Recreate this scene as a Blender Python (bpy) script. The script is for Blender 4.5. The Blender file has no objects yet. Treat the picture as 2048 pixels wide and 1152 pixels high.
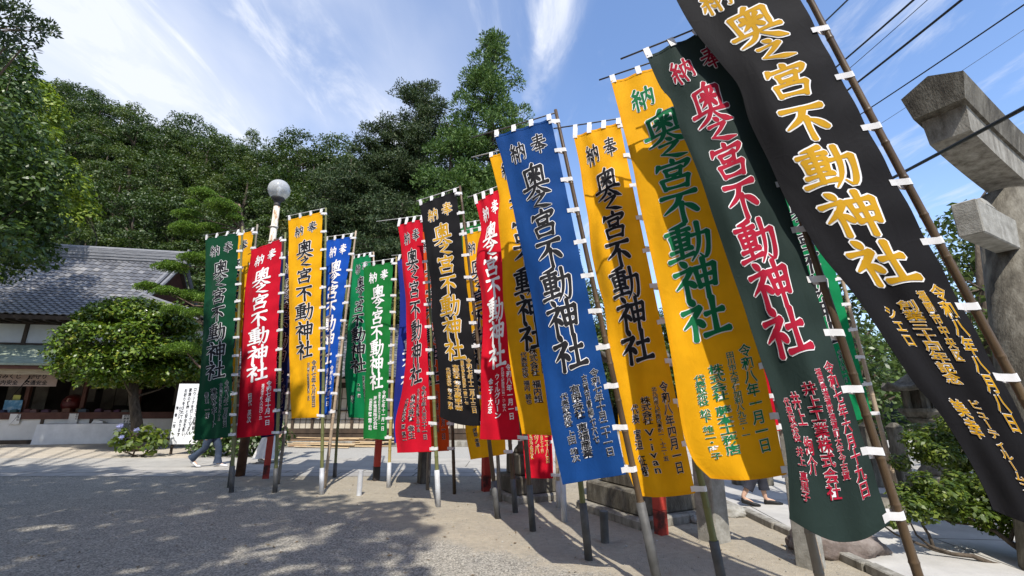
import bpy, bmesh, math, random
import numpy as np
from mathutils import Vector, Matrix
S = bpy.context.scene
COL = S.collection
R = math.radians
random.seed(7)
RNG = np.random.default_rng(11)

# ---------------------------------------------------------------- camera
PITCH = R(14.2); CAM_H = 1.6; FPX = 910.0
cam_d = bpy.data.cameras.new('camera')
cam_d.sensor_width = 36.0
cam_d.lens = FPX * 36.0 / 2048.0
cam_d.clip_start = 0.05
cam_d.clip_end = 3000
cam = bpy.data.objects.new('camera', cam_d)
cam.location = (0, 0, CAM_H)
cam.rotation_euler = (R(90) + PITCH, 0, 0)
COL.objects.link(cam)
S.camera = cam

# ---------------------------------------------------------------- light
SUN_AZ = R(6.0)        # sun stands behind the camera, slightly to the right
SUN_EL = R(54.0)
to_sun = Vector((math.sin(SUN_AZ) * math.cos(SUN_EL), -math.cos(SUN_AZ) * math.cos(SUN_EL), math.sin(SUN_EL)))
sd = bpy.data.lights.new('sun', 'SUN')
sd.energy = 4.9
sd.angle = R(0.55)
sd.color = (1.0, 0.95, 0.86)
sun = bpy.data.objects.new('sun', sd)
sun.rotation_euler = to_sun.to_track_quat('Z', 'Y').to_euler()
COL.objects.link(sun)

W = bpy.data.worlds.new('World')
S.world = W
W.use_nodes = True
wt = W.node_tree
wt.nodes.clear()
def wn(t, **k):
    n = wt.nodes.new(t)
    for a, b in k.items(): setattr(n, a, b)
    return n
def wmath(op, a, b=None, c=None, clamp=False):
    n = wn('ShaderNodeMath', operation=op, use_clamp=clamp)
    for i, s in enumerate((a, b, c)):
        if s is None: continue
        if isinstance(s, (int, float)): n.inputs[i].default_value = s
        else: wt.links.new(s, n.inputs[i])
    return n.outputs[0]
sky = wn('ShaderNodeTexSky', sky_type='NISHITA', sun_disc=False)
sky.sun_elevation = SUN_EL
sky.sun_rotation = math.pi - SUN_AZ
sky.altitude = 50; sky.air_density = 1.0; sky.dust_density = 0.6; sky.ozone_density = 2.2
# thin cirrus: noise on a flat layer high above the place
tc = wn('ShaderNodeTexCoord')
sep = wn('ShaderNodeSeparateXYZ'); wt.links.new(tc.outputs['Generated'], sep.inputs[0])
zc = wmath('MAXIMUM', sep.outputs['Z'], 0.06)
px = wmath('DIVIDE', sep.outputs['X'], zc)
py = wmath('DIVIDE', sep.outputs['Y'], zc)
comb = wn('ShaderNodeCombineXYZ'); wt.links.new(px, comb.inputs[0]); wt.links.new(py, comb.inputs[1])
def wnoise(scale, detail, rough, dist, sx=1.0, sy=1.0, rot=0.0, off=(0, 0, 0)):
    mp = wn('ShaderNodeMapping'); mp.inputs['Scale'].default_value = (sx, sy, 1)
    mp.inputs['Rotation'].default_value = (0, 0, rot); mp.inputs['Location'].default_value = off
    wt.links.new(comb.outputs[0], mp.inputs[0])
    n = wn('ShaderNodeTexNoise'); n.inputs['Scale'].default_value = scale
    n.inputs['Detail'].default_value = detail; n.inputs['Roughness'].default_value = rough
    n.inputs['Distortion'].default_value = dist
    wt.links.new(mp.outputs[0], n.inputs['Vector'])
    return n.outputs['Fac']
def wramp(v, a, b):
    n = wn('ShaderNodeMapRange', interpolation_type='SMOOTHSTEP')
    n.inputs['From Min'].default_value = a; n.inputs['From Max'].default_value = b
    wt.links.new(v, n.inputs['Value'])
    return n.outputs[0]
big = wnoise(0.9, 5, 0.5, 0.3, sx=1.0, sy=0.55, rot=0.5, off=(3.1, 0.4, 0))
fine = wnoise(3.2, 9, 0.62, 0.5, sx=1.5, sy=0.5, rot=0.35, off=(1.0, 2.0, 0))
left = wramp(wmath('ADD', px, wmath('MULTIPLY', wmath('SUBTRACT', big, 0.5), 1.3)), 0.16, -0.62)
veil = wmath('MULTIPLY', left, wmath('MULTIPLY_ADD', wramp(big, 0.3, 0.6), 0.8, wmath('MULTIPLY', fine, 0.35)), clamp=True)
wisp = wmath('MULTIPLY', wramp(fine, 0.5, 0.78), 0.55)
# one bright feathery streak
lx = wmath('SUBTRACT', wmath('SUBTRACT', px, 0.075), wmath('MULTIPLY', wmath('SUBTRACT', py, 1.15), -0.17))
lx2 = wmath('ADD', lx, wmath('MULTIPLY', wmath('SUBTRACT', fine, 0.5), 0.13))
core = wramp(wmath('ABSOLUTE', lx2), 0.03, 0.0)
halo = wramp(wmath('ABSOLUTE', wmath('SUBTRACT', lx2, 0.03)), 0.085, 0.0)
streak = wmath('MULTIPLY', wmath('ADD', wmath('MULTIPLY', core, 0.22), wmath('MULTIPLY', halo, wramp(fine, 0.36, 0.68))), wramp(py, 1.75, 1.25))
low = wmath('MULTIPLY', wramp(py, 1.2, 3.4), wmath('MULTIPLY_ADD', fine, 0.5, 0.2))
cl = wmath('ADD', wmath('ADD', wmath('MULTIPLY', veil, 0.95), wmath('MULTIPLY', wisp, 1.05)), wmath('ADD', wmath('MULTIPLY', streak, 0.62), wmath('MULTIPLY', low, 0.35)), clamp=True)
mixc = wn('ShaderNodeMix', data_type='RGBA')
wt.links.new(cl, mixc.inputs['Factor'])
skyg = wn('ShaderNodeMix', data_type='RGBA', blend_type='MULTIPLY'); skyg.inputs['Factor'].default_value = 1.0
wt.links.new(sky.outputs[0], skyg.inputs['A']); skyg.inputs['B'].default_value = (1.92, 2.0, 2.16, 1)
wt.links.new(skyg.outputs['Result'], mixc.inputs['A'])
mixc.inputs['B'].default_value = (6.9, 7.3, 8.3, 1)
bg = wn('ShaderNodeBackground'); bg.inputs['Strength'].default_value = 0.108
wo = wn('ShaderNodeOutputWorld')
wt.links.new(mixc.outputs['Result'], bg.inputs['Color']); wt.links.new(bg.outputs[0], wo.inputs['Surface'])

S.view_settings.view_transform = 'Standard'
S.view_settings.look = 'None'
S.view_settings.exposure = 0.32
S.view_settings.gamma = 1.0
S.cycles.max_bounces = 6
S.cycles.transparent_max_bounces = 8

# ---------------------------------------------------------------- surveying: where things stand, from their sight lines
def ray(x, y):
    r = (x - 1024) / FPX; u = (576 - y) / FPX
    return np.array([r, math.cos(PITCH) - u * math.sin(PITCH), u * math.cos(PITCH) + math.sin(PITCH)])
EYE = np.array([0, 0, CAM_H])
def ground(x, y, z=0.0):
    d = ray(x, y); return EYE + d * ((z - CAM_H) / d[2])
def atY(x, y, Y):
    d = ray(x, y); return EYE + d * (Y / d[1])

# ---------------------------------------------------------------- objects
def tag(o, label=None, cat=None, group=None, kind=None):
    if label: o['label'] = label
    if cat: o['category'] = cat
    if group: o['group'] = group
    if kind: o['kind'] = kind
    return o
def thing(name, loc, label, cat, group=None):
    o = bpy.data.objects.new(name, None)
    o.location = loc; o.empty_display_size = 0.2
    COL.objects.link(o)
    return tag(o, label, cat, group)
def copy_tree(o, parent=None):
    c = o.copy(); COL.objects.link(c)
    if parent is not None: c.parent = parent
    for ch in list(o.children): copy_tree(ch, c)
    return c

class MB:
    """collects faces and links them as one mesh object"""
    def __init__(s): s.v = []; s.f = []; s.m = []; s.cur = 0; s.smooth = []; s.sm = False
    def add(s, vs, fs):
        n = len(s.v); s.v.extend([tuple(map(float, p)) for p in vs])
        for f in fs:
            s.f.append([i + n for i in f]); s.m.append(s.cur); s.smooth.append(s.sm)
        return s
    def box(s, c, size, rot=None, taper=1.0, bevel=0.0):
        hx, hy, hz = [k / 2 for k in size]
        vs = []
        for z in (-hz, hz):
            k = taper if z > 0 else 1
            for x, y in ((-hx, -hy), (hx, -hy), (hx, hy), (-hx, hy)):
                vs.append(Vector((x * k, y * k, z)))
        fs = [(3, 2, 1, 0), (4, 5, 6, 7), (0, 1, 5, 4), (1, 2, 6, 5), (2, 3, 7, 6), (3, 0, 4, 7)]
        if bevel > 0:
            bm = bmesh.new()
            bv = [bm.verts.new(p) for p in vs]
            for f in fs: bm.faces.new([bv[i] for i in f])
            bmesh.ops.bevel(bm, geom=list(bm.edges), offset=bevel, segments=1, affect='EDGES', profile=0.5)
            bm.verts.index_update()
            vs = [v.co.copy() for v in bm.verts]; fs = [[v.index for v in f.verts] for f in bm.faces]; bm.free()
        M = rot if rot is not None else Matrix.Identity(3)
        vs = [M @ p + Vector(c) for p in vs]
        return s.add(vs, fs)
    def tube(s, pts, rad, n=8, cap=True):
        pts = [Vector(p) for p in pts]
        if not hasattr(rad, '__len__'): rad = [rad] * len(pts)
        vs = []; fs = []; up = None
        for i, p in enumerate(pts):
            t = (pts[min(i + 1, len(pts) - 1)] - pts[max(i - 1, 0)])
            if t.length < 1e-9: t = Vector((0, 0, 1))
            t.normalize()
            if up is None:
                a = Vector((1, 0, 0)) if abs(t.x) < 0.8 else Vector((0, 1, 0))
                up = (a - t * a.dot(t)).normalized()
            else:
                up = up - t * up.dot(t)
                up = up.normalized() if up.length > 1e-6 else t.orthogonal().normalized()
            b = t.cross(up)
            for k in range(n):
                a = 2 * math.pi * k / n
                vs.append(p + (up * math.cos(a) + b * math.sin(a)) * rad[i])
        for i in range(len(pts) - 1):
            for k in range(n):
                fs.append((i * n + k, i * n + (k + 1) % n, (i + 1) * n + (k + 1) % n, (i + 1) * n + k))
        if cap:
            fs.append(tuple(range(n - 1, -1, -1))); fs.append(tuple((len(pts) - 1) * n + k for k in range(n)))
        return s.add(vs, fs)
    def lathe(s, prof, c=(0, 0, 0), n=24, sq=None):
        """prof: (radius, z); closed round the z axis"""
        vs = []; fs = []
        for r, z in prof:
            for k in range(n):
                a = 2 * math.pi * k / n
                vs.append((c[0] + r * math.cos(a), c[1] + r * math.sin(a), c[2] + z))
        for i in range(len(prof) - 1):
            for k in range(n):
                fs.append((i * n + k, i * n + (k + 1) % n, (i + 1) * n + (k + 1) % n, (i + 1) * n + k))
        fs.append(tuple(range(n - 1, -1, -1))); fs.append(tuple((len(prof) - 1) * n + k for k in range(n)))
        return s.add(vs, fs)
    def grid(s, P, closed_u=False):
        """P[i][j] of points"""
        ni = len(P); nj = len(P[0])
        vs = [p for row in P for p in row]; fs = []
        for i in range(ni - 1):
            for j in range(nj - (0 if closed_u else 1)):
                fs.append((i * nj + j, i * nj + (j + 1) % nj, (i + 1) * nj + (j + 1) % nj, (i + 1) * nj + j))
        return s.add(vs, fs)
    def build(s, name, mats, parent=None, origin=None, smooth=None):
        me = bpy.data.meshes.new(name)
        o = np.zeros(3) if origin is None else np.array(origin, float)
        vv = np.array(s.v, float) - o if s.v else np.zeros((0, 3))
        me.from_pydata(vv.tolist(), [], s.f)
        if not isinstance(mats, (list, tuple)): mats = [mats]
        for m in mats: me.materials.append(m)
        me.polygons.foreach_set('material_index', s.m)
        me.polygons.foreach_set('use_smooth', [True] * len(s.f) if smooth else s.smooth)
        me.update()
        ob = bpy.data.objects.new(name, me); COL.objects.link(ob)
        if parent is not None: ob.parent = parent
        elif origin is not None: ob.location = origin
        return ob

def quad_mesh(name, V, mats, parent=None, origin=None, nv=4, matidx=None):
    """fast mesh of separate nv-gons. V: (n, nv, 3) array"""
    n = V.shape[0]
    me = bpy.data.meshes.new(name)
    vv = V.reshape(-1, 3)
    if origin is not None: vv = vv - np.array(origin, float)
    me.vertices.add(n * nv); me.vertices.foreach_set('co', vv.astype(np.float32).ravel())
    me.loops.add(n * nv); me.loops.foreach_set('vertex_index', np.arange(n * nv, dtype=np.int32))
    me.polygons.add(n); me.polygons.foreach_set('loop_start', np.arange(0, n * nv, nv, dtype=np.int32))
    me.polygons.foreach_set('loop_total', np.full(n, nv, dtype=np.int32))
    if not isinstance(mats, (list, tuple)): mats = [mats]
    for m in mats: me.materials.append(m)
    if matidx is not None: me.polygons.foreach_set('material_index', matidx.astype(np.int32))
    me.update(calc_edges=True)
    ob = bpy.data.objects.new(name, me); COL.objects.link(ob)
    if parent is not None: ob.parent = parent
    elif origin is not None: ob.location = origin
    return ob

# ---------------------------------------------------------------- materials
def new_mat(name):
    m = bpy.data.materials.new(name); m.use_nodes = True
    nt = m.node_tree; p = nt.nodes['Principled BSDF']
    return m, nt, p
def nnode(nt, t, **k):
    n = nt.nodes.new(t)
    for a, b in k.items(): setattr(n, a, b)
    return n
def ramp_node(nt, stops):
    r = nnode(nt, 'ShaderNodeValToRGB')
    el = r.color_ramp.elements
    while len(el) > 1: el.remove(el[-1])
    el[0].position = stops[0][0]; el[0].color = (*stops[0][1], 1)
    for pos, c in stops[1:]:
        e = el.new(pos); e.color = (*c, 1)
    return r
def mat(name, stops, scale=6.0, rough=0.8, bump=0.0, bscale=None, detail=6, metal=0.0, stretch=(1, 1, 1), spec=0.35, nrough=0.6, coord='Object', dist=0.0):
    """noise through a colour ramp, optional bump"""
    m, nt, p = new_mat(name)
    if isinstance(stops[0], (int, float)): stops = [(0.0, stops)]
    tcn = nnode(nt, 'ShaderNodeTexCoord')
    mp = nnode(nt, 'ShaderNodeMapping'); mp.inputs['Scale'].default_value = stretch
    nt.links.new(tcn.outputs[coord], mp.inputs[0])
    if len(stops) > 1:
        nz = nnode(nt, 'ShaderNodeTexNoise'); nz.inputs['Scale'].default_value = scale
        nz.inputs['Detail'].default_value = detail; nz.inputs['Roughness'].default_value = nrough; nz.inputs['Distortion'].default_value = dist
        nt.links.new(mp.outputs[0], nz.inputs['Vector'])
        rp = ramp_node(nt, stops); nt.links.new(nz.outputs['Fac'], rp.inputs[0])
        nt.links.new(rp.outputs[0], p.inputs['Base Color'])
    else:
        p.inputs['Base Color'].default_value = (*stops[0][1], 1)
    p.inputs['Roughness'].default_value = rough; p.inputs['Metallic'].default_value = metal
    p.inputs['Specular IOR Level'].default_value = spec
    if bump > 0:
        b = nnode(nt, 'ShaderNodeBump'); b.inputs['Strength'].default_value = bump; b.inputs['Distance'].default_value = 0.02
        n2 = nnode(nt, 'ShaderNodeTexNoise'); n2.inputs['Scale'].default_value = bscale or scale * 4; n2.inputs['Detail'].default_value = 5
        nt.links.new(mp.outputs[0], n2.inputs['Vector'])
        nt.links.new(n2.outputs['Fac'], b.inputs['Height']); nt.links.new(b.outputs[0], p.inputs['Normal'])
    return m
def add_translucent(m, fac, tint=None):
    nt = m.node_tree; p = nt.nodes['Principled BSDF']; out = nt.nodes['Material Output']
    tr = nnode(nt, 'ShaderNodeBsdfTranslucent'); mx = nnode(nt, 'ShaderNodeMixShader'); mx.inputs[0].default_value = fac
    lk = p.inputs['Base Color'].links
    if tint is not None:
        mul = nnode(nt, 'ShaderNodeMix', data_type='RGBA', blend_type='MULTIPLY'); mul.inputs['Factor'].default_value = 1
        if lk: nt.links.new(lk[0].from_socket, mul.inputs['A'])
        else: mul.inputs['A'].default_value = p.inputs['Base Color'].default_value
        mul.inputs['B'].default_value = (*tint, 1)
        nt.links.new(mul.outputs['Result'], tr.inputs['Color'])
    elif lk: nt.links.new(lk[0].from_socket, tr.inputs['Color'])
    else: tr.inputs['Color'].default_value = p.inputs['Base Color'].default_value
    nl = p.inputs['Normal'].links
    if nl: nt.links.new(nl[0].from_socket, tr.inputs['Normal'])
    nt.links.new(p.outputs[0], mx.inputs[1]); nt.links.new(tr.outputs[0], mx.inputs[2]); nt.links.new(mx.outputs[0], out.inputs['Surface'])
    return m
def leaf_mat(name, stops, rough=0.5, spec=0.4, trans=0.25, objvar=0.35):
    """leaf colour varies from leaf to leaf and from plant to plant"""
    m, nt, p = new_mat(name)
    g = nnode(nt, 'ShaderNodeNewGeometry'); oi = nnode(nt, 'ShaderNodeObjectInfo')
    ma = nnode(nt, 'ShaderNodeMath', operation='MULTIPLY'); ma.inputs[1].default_value = 1 - objvar
    mb_ = nnode(nt, 'ShaderNodeMath', operation='MULTIPLY_ADD'); mb_.inputs[1].default_value = objvar
    nt.links.new(g.outputs['Random Per Island'], ma.inputs[0])
    nt.links.new(oi.outputs['Random'], mb_.inputs[0]); nt.links.new(ma.outputs[0], mb_.inputs[2])
    rp = ramp_node(nt, stops); nt.links.new(mb_.outputs[0], rp.inputs[0])
    nt.links.new(rp.outputs[0], p.inputs['Base Color'])
    p.inputs['Roughness'].default_value = rough; p.inputs['Specular IOR Level'].default_value = spec
    if trans > 0: add_translucent(m, trans, (1.25, 1.35, 0.7))
    return m
# ---------------------------------------------------------------- ground
def ground_mat():
    m, nt, p = new_mat('gravel_and_sand')
    tcn = nnode(nt, 'ShaderNodeTexCoord'); sp = nnode(nt, 'ShaderNodeSeparateXYZ'); nt.links.new(tcn.outputs['Object'], sp.inputs[0])
    def noise(s, d=5, r=0.6):
        n = nnode(nt, 'ShaderNodeTexNoise'); n.inputs['Scale'].default_value = s; n.inputs['Detail'].default_value = d; n.inputs['Roughness'].default_value = r
        nt.links.new(tcn.outputs['Object'], n.inputs['Vector']); return n.outputs['Fac']
    def mth(op, a, b, c=None):
        n = nnode(nt, 'ShaderNodeMath', operation=op)
        for i, s in enumerate((a, b, c)):
            if s is None: continue
            if isinstance(s, (int, float)): n.inputs[i].default_value = s
            else: nt.links.new(s, n.inputs[i])
        return n.outputs[0]
    grain = noise(95, 3, 0.7); med = noise(14, 6, 0.65); big = noise(0.8, 4)
    vor = nnode(nt, 'ShaderNodeTexVoronoi'); vor.inputs['Scale'].default_value = 70; nt.links.new(tcn.outputs['Object'], vor.inputs['Vector'])
    g1 = ramp_node(nt, [(0.0, (0.085, 0.08, 0.069)), (0.45, (0.235, 0.22, 0.188)), (1.0, (0.46, 0.43, 0.37))]); nt.links.new(vor.outputs['Color'], g1.inputs[0])
    s1 = ramp_node(nt, [(0.3, (0.21, 0.181, 0.137)), (0.5, (0.30, 0.266, 0.208)), (0.7, (0.40, 0.36, 0.29))]); nt.links.new(mth('ADD', mth('MULTIPLY', grain, 0.55), mth('MULTIPLY', med, 0.45)), s1.inputs[0])
    # the tan sandy bed along the row of poles: y + 0.78 x > 5.6
    bed = mth('ADD', mth('ADD', sp.outputs['Y'], mth('MULTIPLY', sp.outputs['X'], 0.84)), mth('MULTIPLY', mth('SUBTRACT', big, 0.5), 2.4))
    lim = nnode(nt, 'ShaderNodeMapRange', interpolation_type='SMOOTHSTEP'); lim.inputs['From Min'].default_value = 5.05; lim.inputs['From Max'].default_value = 5.75
    nt.links.new(mth('ADD', bed, mth('MULTIPLY', mth('SUBTRACT', med, 0.5), 1.2)), lim.inputs['Value'])
    mx = nnode(nt, 'ShaderNodeMix', data_type='RGBA'); nt.links.new(lim.outputs[0], mx.inputs['Factor']); nt.links.new(g1.outputs[0], mx.inputs['A']); nt.links.new(s1.outputs[0], mx.inputs['B'])
    # worn, darker and paler patches
    mod = ramp_node(nt, [(0.3, (0.86, 0.86, 0.87)), (0.7, (1.1, 1.08, 1.05))]); nt.links.new(noise(2.2, 6, 0.65), mod.inputs[0])
    mu = nnode(nt, 'ShaderNodeMix', data_type='RGBA', blend_type='MULTIPLY'); mu.inputs['Factor'].default_value = 1
    nt.links.new(mx.outputs['Result'], mu.inputs['A']); nt.links.new(mod.outputs[0], mu.inputs['B']); nt.links.new(mu.outputs['Result'], p.inputs['Base Color'])
    p.inputs['Roughness'].default_value = 0.95; p.inputs['Specular IOR Level'].default_value = 0.2
    b = nnode(nt, 'ShaderNodeBump'); b.inputs['Strength'].default_value = 0.5; b.inputs['Distance'].default_value = 0.012
    nt.links.new(mth('ADD', vor.outputs['Distance'], mth('MULTIPLY', med, 0.8)), b.inputs['Height']); nt.links.new(b.outputs[0], p.inputs['Normal'])
    return m
def slab_mat(name, c0, c1, size=(1.8, 0.9), rough=0.85, joint=(0.10, 0.095, 0.085), jw=0.012, rot=0.0):
    m, nt, p = new_mat(name)
    tcn = nnode(nt, 'ShaderNodeTexCoord'); mp = nnode(nt, 'ShaderNodeMapping'); mp.inputs['Rotation'].default_value = (0, 0, rot); nt.links.new(tcn.outputs['Object'], mp.inputs[0])
    br = nnode(nt, 'ShaderNodeTexBrick'); br.inputs['Scale'].default_value = 1.0; br.inputs['Brick Width'].default_value = size[0]; br.inputs['Row Height'].default_value = size[1]
    br.inputs['Mortar Size'].default_value = jw; br.inputs['Color1'].default_value = (*c0, 1); br.inputs['Color2'].default_value = (*c1, 1); br.inputs['Mortar'].default_value = (*joint, 1)
    nt.links.new(mp.outputs[0], br.inputs['Vector'])
    nz = nnode(nt, 'ShaderNodeTexNoise'); nz.inputs['Scale'].default_value = 1.6; nz.inputs['Detail'].default_value = 9; nz.inputs['Roughness'].default_value = 0.68
    nt.links.new(tcn.outputs['Object'], nz.inputs['Vector'])
    rp = ramp_node(nt, [(0.3, (0.74, 0.73, 0.72)), (0.7, (1.08, 1.07, 1.05))]); nt.links.new(nz.outputs['Fac'], rp.inputs[0])
    mu = nnode(nt, 'ShaderNodeMix', data_type='RGBA', blend_type='MULTIPLY'); mu.inputs['Factor'].default_value = 1
    nt.links.new(br.outputs['Color'], mu.inputs['A']); nt.links.new(rp.outputs[0], mu.inputs['B']); nt.links.new(mu.outputs['Result'], p.inputs['Base Color'])
    p.inputs['Roughness'].default_value = rough
    b = nnode(nt, 'ShaderNodeBump'); b.inputs['Strength'].default_value = 0.3; b.inputs['Distance'].default_value = 0.01
    n2 = nnode(nt, 'ShaderNodeTexNoise'); n2.inputs['Scale'].default_value = 60; nt.links.new(tcn.outputs['Object'], n2.inputs['Vector']); nt.links.new(n2.outputs['Fac'], b.inputs['Height']); nt.links.new(b.outputs[0], p.inputs['Normal'])
    return m
def sheet(name, poly, z, m, mats=None):
    mb = MB(); mb.add([(x, y, z) for x, y in poly], [tuple(range(len(poly)))])
    return tag(mb.build(name, m), kind='structure')
M_GR = ground_mat()
sheet('ground', [(-400, -300), (400, -300), (400, 500), (-400, 500)], 0.0, M_GR)
M_PAVE = slab_mat('path_concrete', (0.35, 0.337, 0.31), (0.40, 0.382, 0.352), (2.4, 1.25))
M_GUT = slab_mat('gutter_slabs', (0.30, 0.29, 0.28), (0.35, 0.34, 0.32), (0.9, 0.55), jw=0.02)
M_APR = slab_mat('apron_concrete', (0.44, 0.39, 0.32), (0.47, 0.42, 0.35), (6.0, 3.0))
M_GRV = mat('pale_gravel', [(0.2, (0.20, 0.19, 0.175)), (0.5, (0.33, 0.32, 0.295)), (0.8, (0.45, 0.44, 0.41))], scale=55, detail=3, rough=0.95, bump=0.5, bscale=70)
sheet('gutter', [(-45, 10.95), (3.42, 10.95), (3.42, 11.95), (-45, 11.95)], 0.004, M_GUT)
sheet('path', [(-45, 11.958), (45, 11.958), (45, 14.45), (-45, 14.45)], 0.004, M_PAVE)
sheet('forecourt_pavement', [(-45, 14.458), (-9.6, 14.458), (-9.6, 26), (-45, 26)], 0.004, M_APR)
sheet('gravel_strip', [(-9.592, 14.458), (-1.2, 14.458), (-1.2, 18.2), (-9.592, 18.2)], 0.004, M_GRV)
sheet('pavement', [(-1.192, 14.458), (45, 14.458), (45, 25), (-1.192, 25)], 0.004, slab_mat('court_paving', (0.40, 0.39, 0.37), (0.43, 0.415, 0.39), (1.2, 1.2)))
# approach on the right, edged by a low stone kerb
ap = [(3.62, -6), (16, -6), (16, 11.95), (3.43, 11.95), (3.43, 8.0), (3.62, 5.0)]
sheet('approach_path', ap, 0.004, slab_mat('approach_concrete', (0.42, 0.41, 0.39), (0.45, 0.435, 0.41), (3.0, 2.2), rot=0.1))
kb = MB()
rk = random.Random(5)
y = 2.2
while y < 10.6:
    ln = rk.uniform(0.7, 1.0); x = 3.50 if y < 5.5 else 3.50 - 0.08 * (y - 5.5) / 3
    kb.box((x + rk.uniform(-.01, .01), y + ln / 2, 0.025 + rk.uniform(0, .012)), (0.12, ln - 0.012, 0.10), Matrix.Rotation(rk.uniform(-.012, .012), 3, 'Z'), bevel=0.012)
    y += ln
M_STONE = mat('weathered_granite', [(0.28, (0.08, 0.07, 0.055)), (0.48, (0.22, 0.205, 0.175)), (0.72, (0.37, 0.355, 0.315))], scale=3.6, stretch=(2.2, 2.2, .8), rough=0.9, bump=0.4, bscale=40, detail=10, nrough=0.7)
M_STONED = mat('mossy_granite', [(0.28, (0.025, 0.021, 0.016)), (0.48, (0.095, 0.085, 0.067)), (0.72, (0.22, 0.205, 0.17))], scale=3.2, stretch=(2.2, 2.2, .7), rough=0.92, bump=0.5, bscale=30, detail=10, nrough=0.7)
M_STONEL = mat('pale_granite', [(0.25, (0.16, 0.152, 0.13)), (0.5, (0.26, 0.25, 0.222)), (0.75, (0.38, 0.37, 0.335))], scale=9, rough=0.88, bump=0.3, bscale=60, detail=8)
tag(kb.build('kerb', M_STONE), kind='structure')
# dry leaves and pebbles lying about
lf = []
for _ in range(420):
    x = RNG.uniform(-7, 3.2); yy = RNG.uniform(3.2, 10.8); s = RNG.uniform(0.012, 0.035); a = RNG.uniform(0, 6.28)
    ca, sa = math.cos(a), math.sin(a)
    q = np.array([[-s, 0, 0], [0, -s * .4, RNG.uniform(0, .01)], [s, 0, RNG.uniform(0, .012)], [0, s * .4, 0.004]])
    q = np.c_[q[:, 0] * ca - q[:, 1] * sa + x, q[:, 0] * sa + q[:, 1] * ca + yy, q[:, 2] + 0.006]
    lf.append(q)
tag(quad_mesh('fallen_leaves', np.array(lf), leaf_mat('dry_leaf', [(0, (0.06, 0.04, 0.02)), (0.6, (0.16, 0.10, 0.04)), (1, (0.28, 0.22, 0.08))], trans=0)),
    'small dry leaves scattered over the gravel and sand', 'leaves', kind='stuff')

# loose pebbles on the near gravel
n = 5200
pc = np.c_[RNG.uniform(-6.5, 3.3, n), 2.4 + RNG.beta(1.1, 1.6, n) * 7.5, np.zeros(n)]; pr = RNG.uniform(0.004, 0.011, n) * (1 + (RNG.random(n) < .04) * 1.3)
ax = np.array([[1, 0, 0], [0, 1, 0], [-1, 0, 0], [0, -1, 0], [0, 0, .7], [0, 0, -.5]])
an = RNG.uniform(0, 6.28, n); sq = RNG.uniform(.6, 1.0, n)
vx = ax[None] * np.stack([np.ones(n), sq, sq], 1)[:, None, :] * pr[:, None, None] * RNG.uniform(.8, 1.2, (n, 6, 1))
vx = np.stack([vx[..., 0] * np.cos(an)[:, None] - vx[..., 1] * np.sin(an)[:, None], vx[..., 0] * np.sin(an)[:, None] + vx[..., 1] * np.cos(an)[:, None], vx[..., 2]], -1) + pc[:, None, :] + np.array([0, 0, .003])
tri = np.array([[0, 1, 4], [1, 2, 4], [2, 3, 4], [3, 0, 4]])
V = vx[:, tri].reshape(-1, 3, 3)
tag(quad_mesh('pebbles', V, mat('pebble', [(0.3, (0.12, 0.115, 0.10)), (0.7, (0.42, 0.40, 0.36))], scale=30, rough=.9), nv=3), 'loose pebbles lying on the gravel', 'pebbles', kind='stuff')
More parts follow.
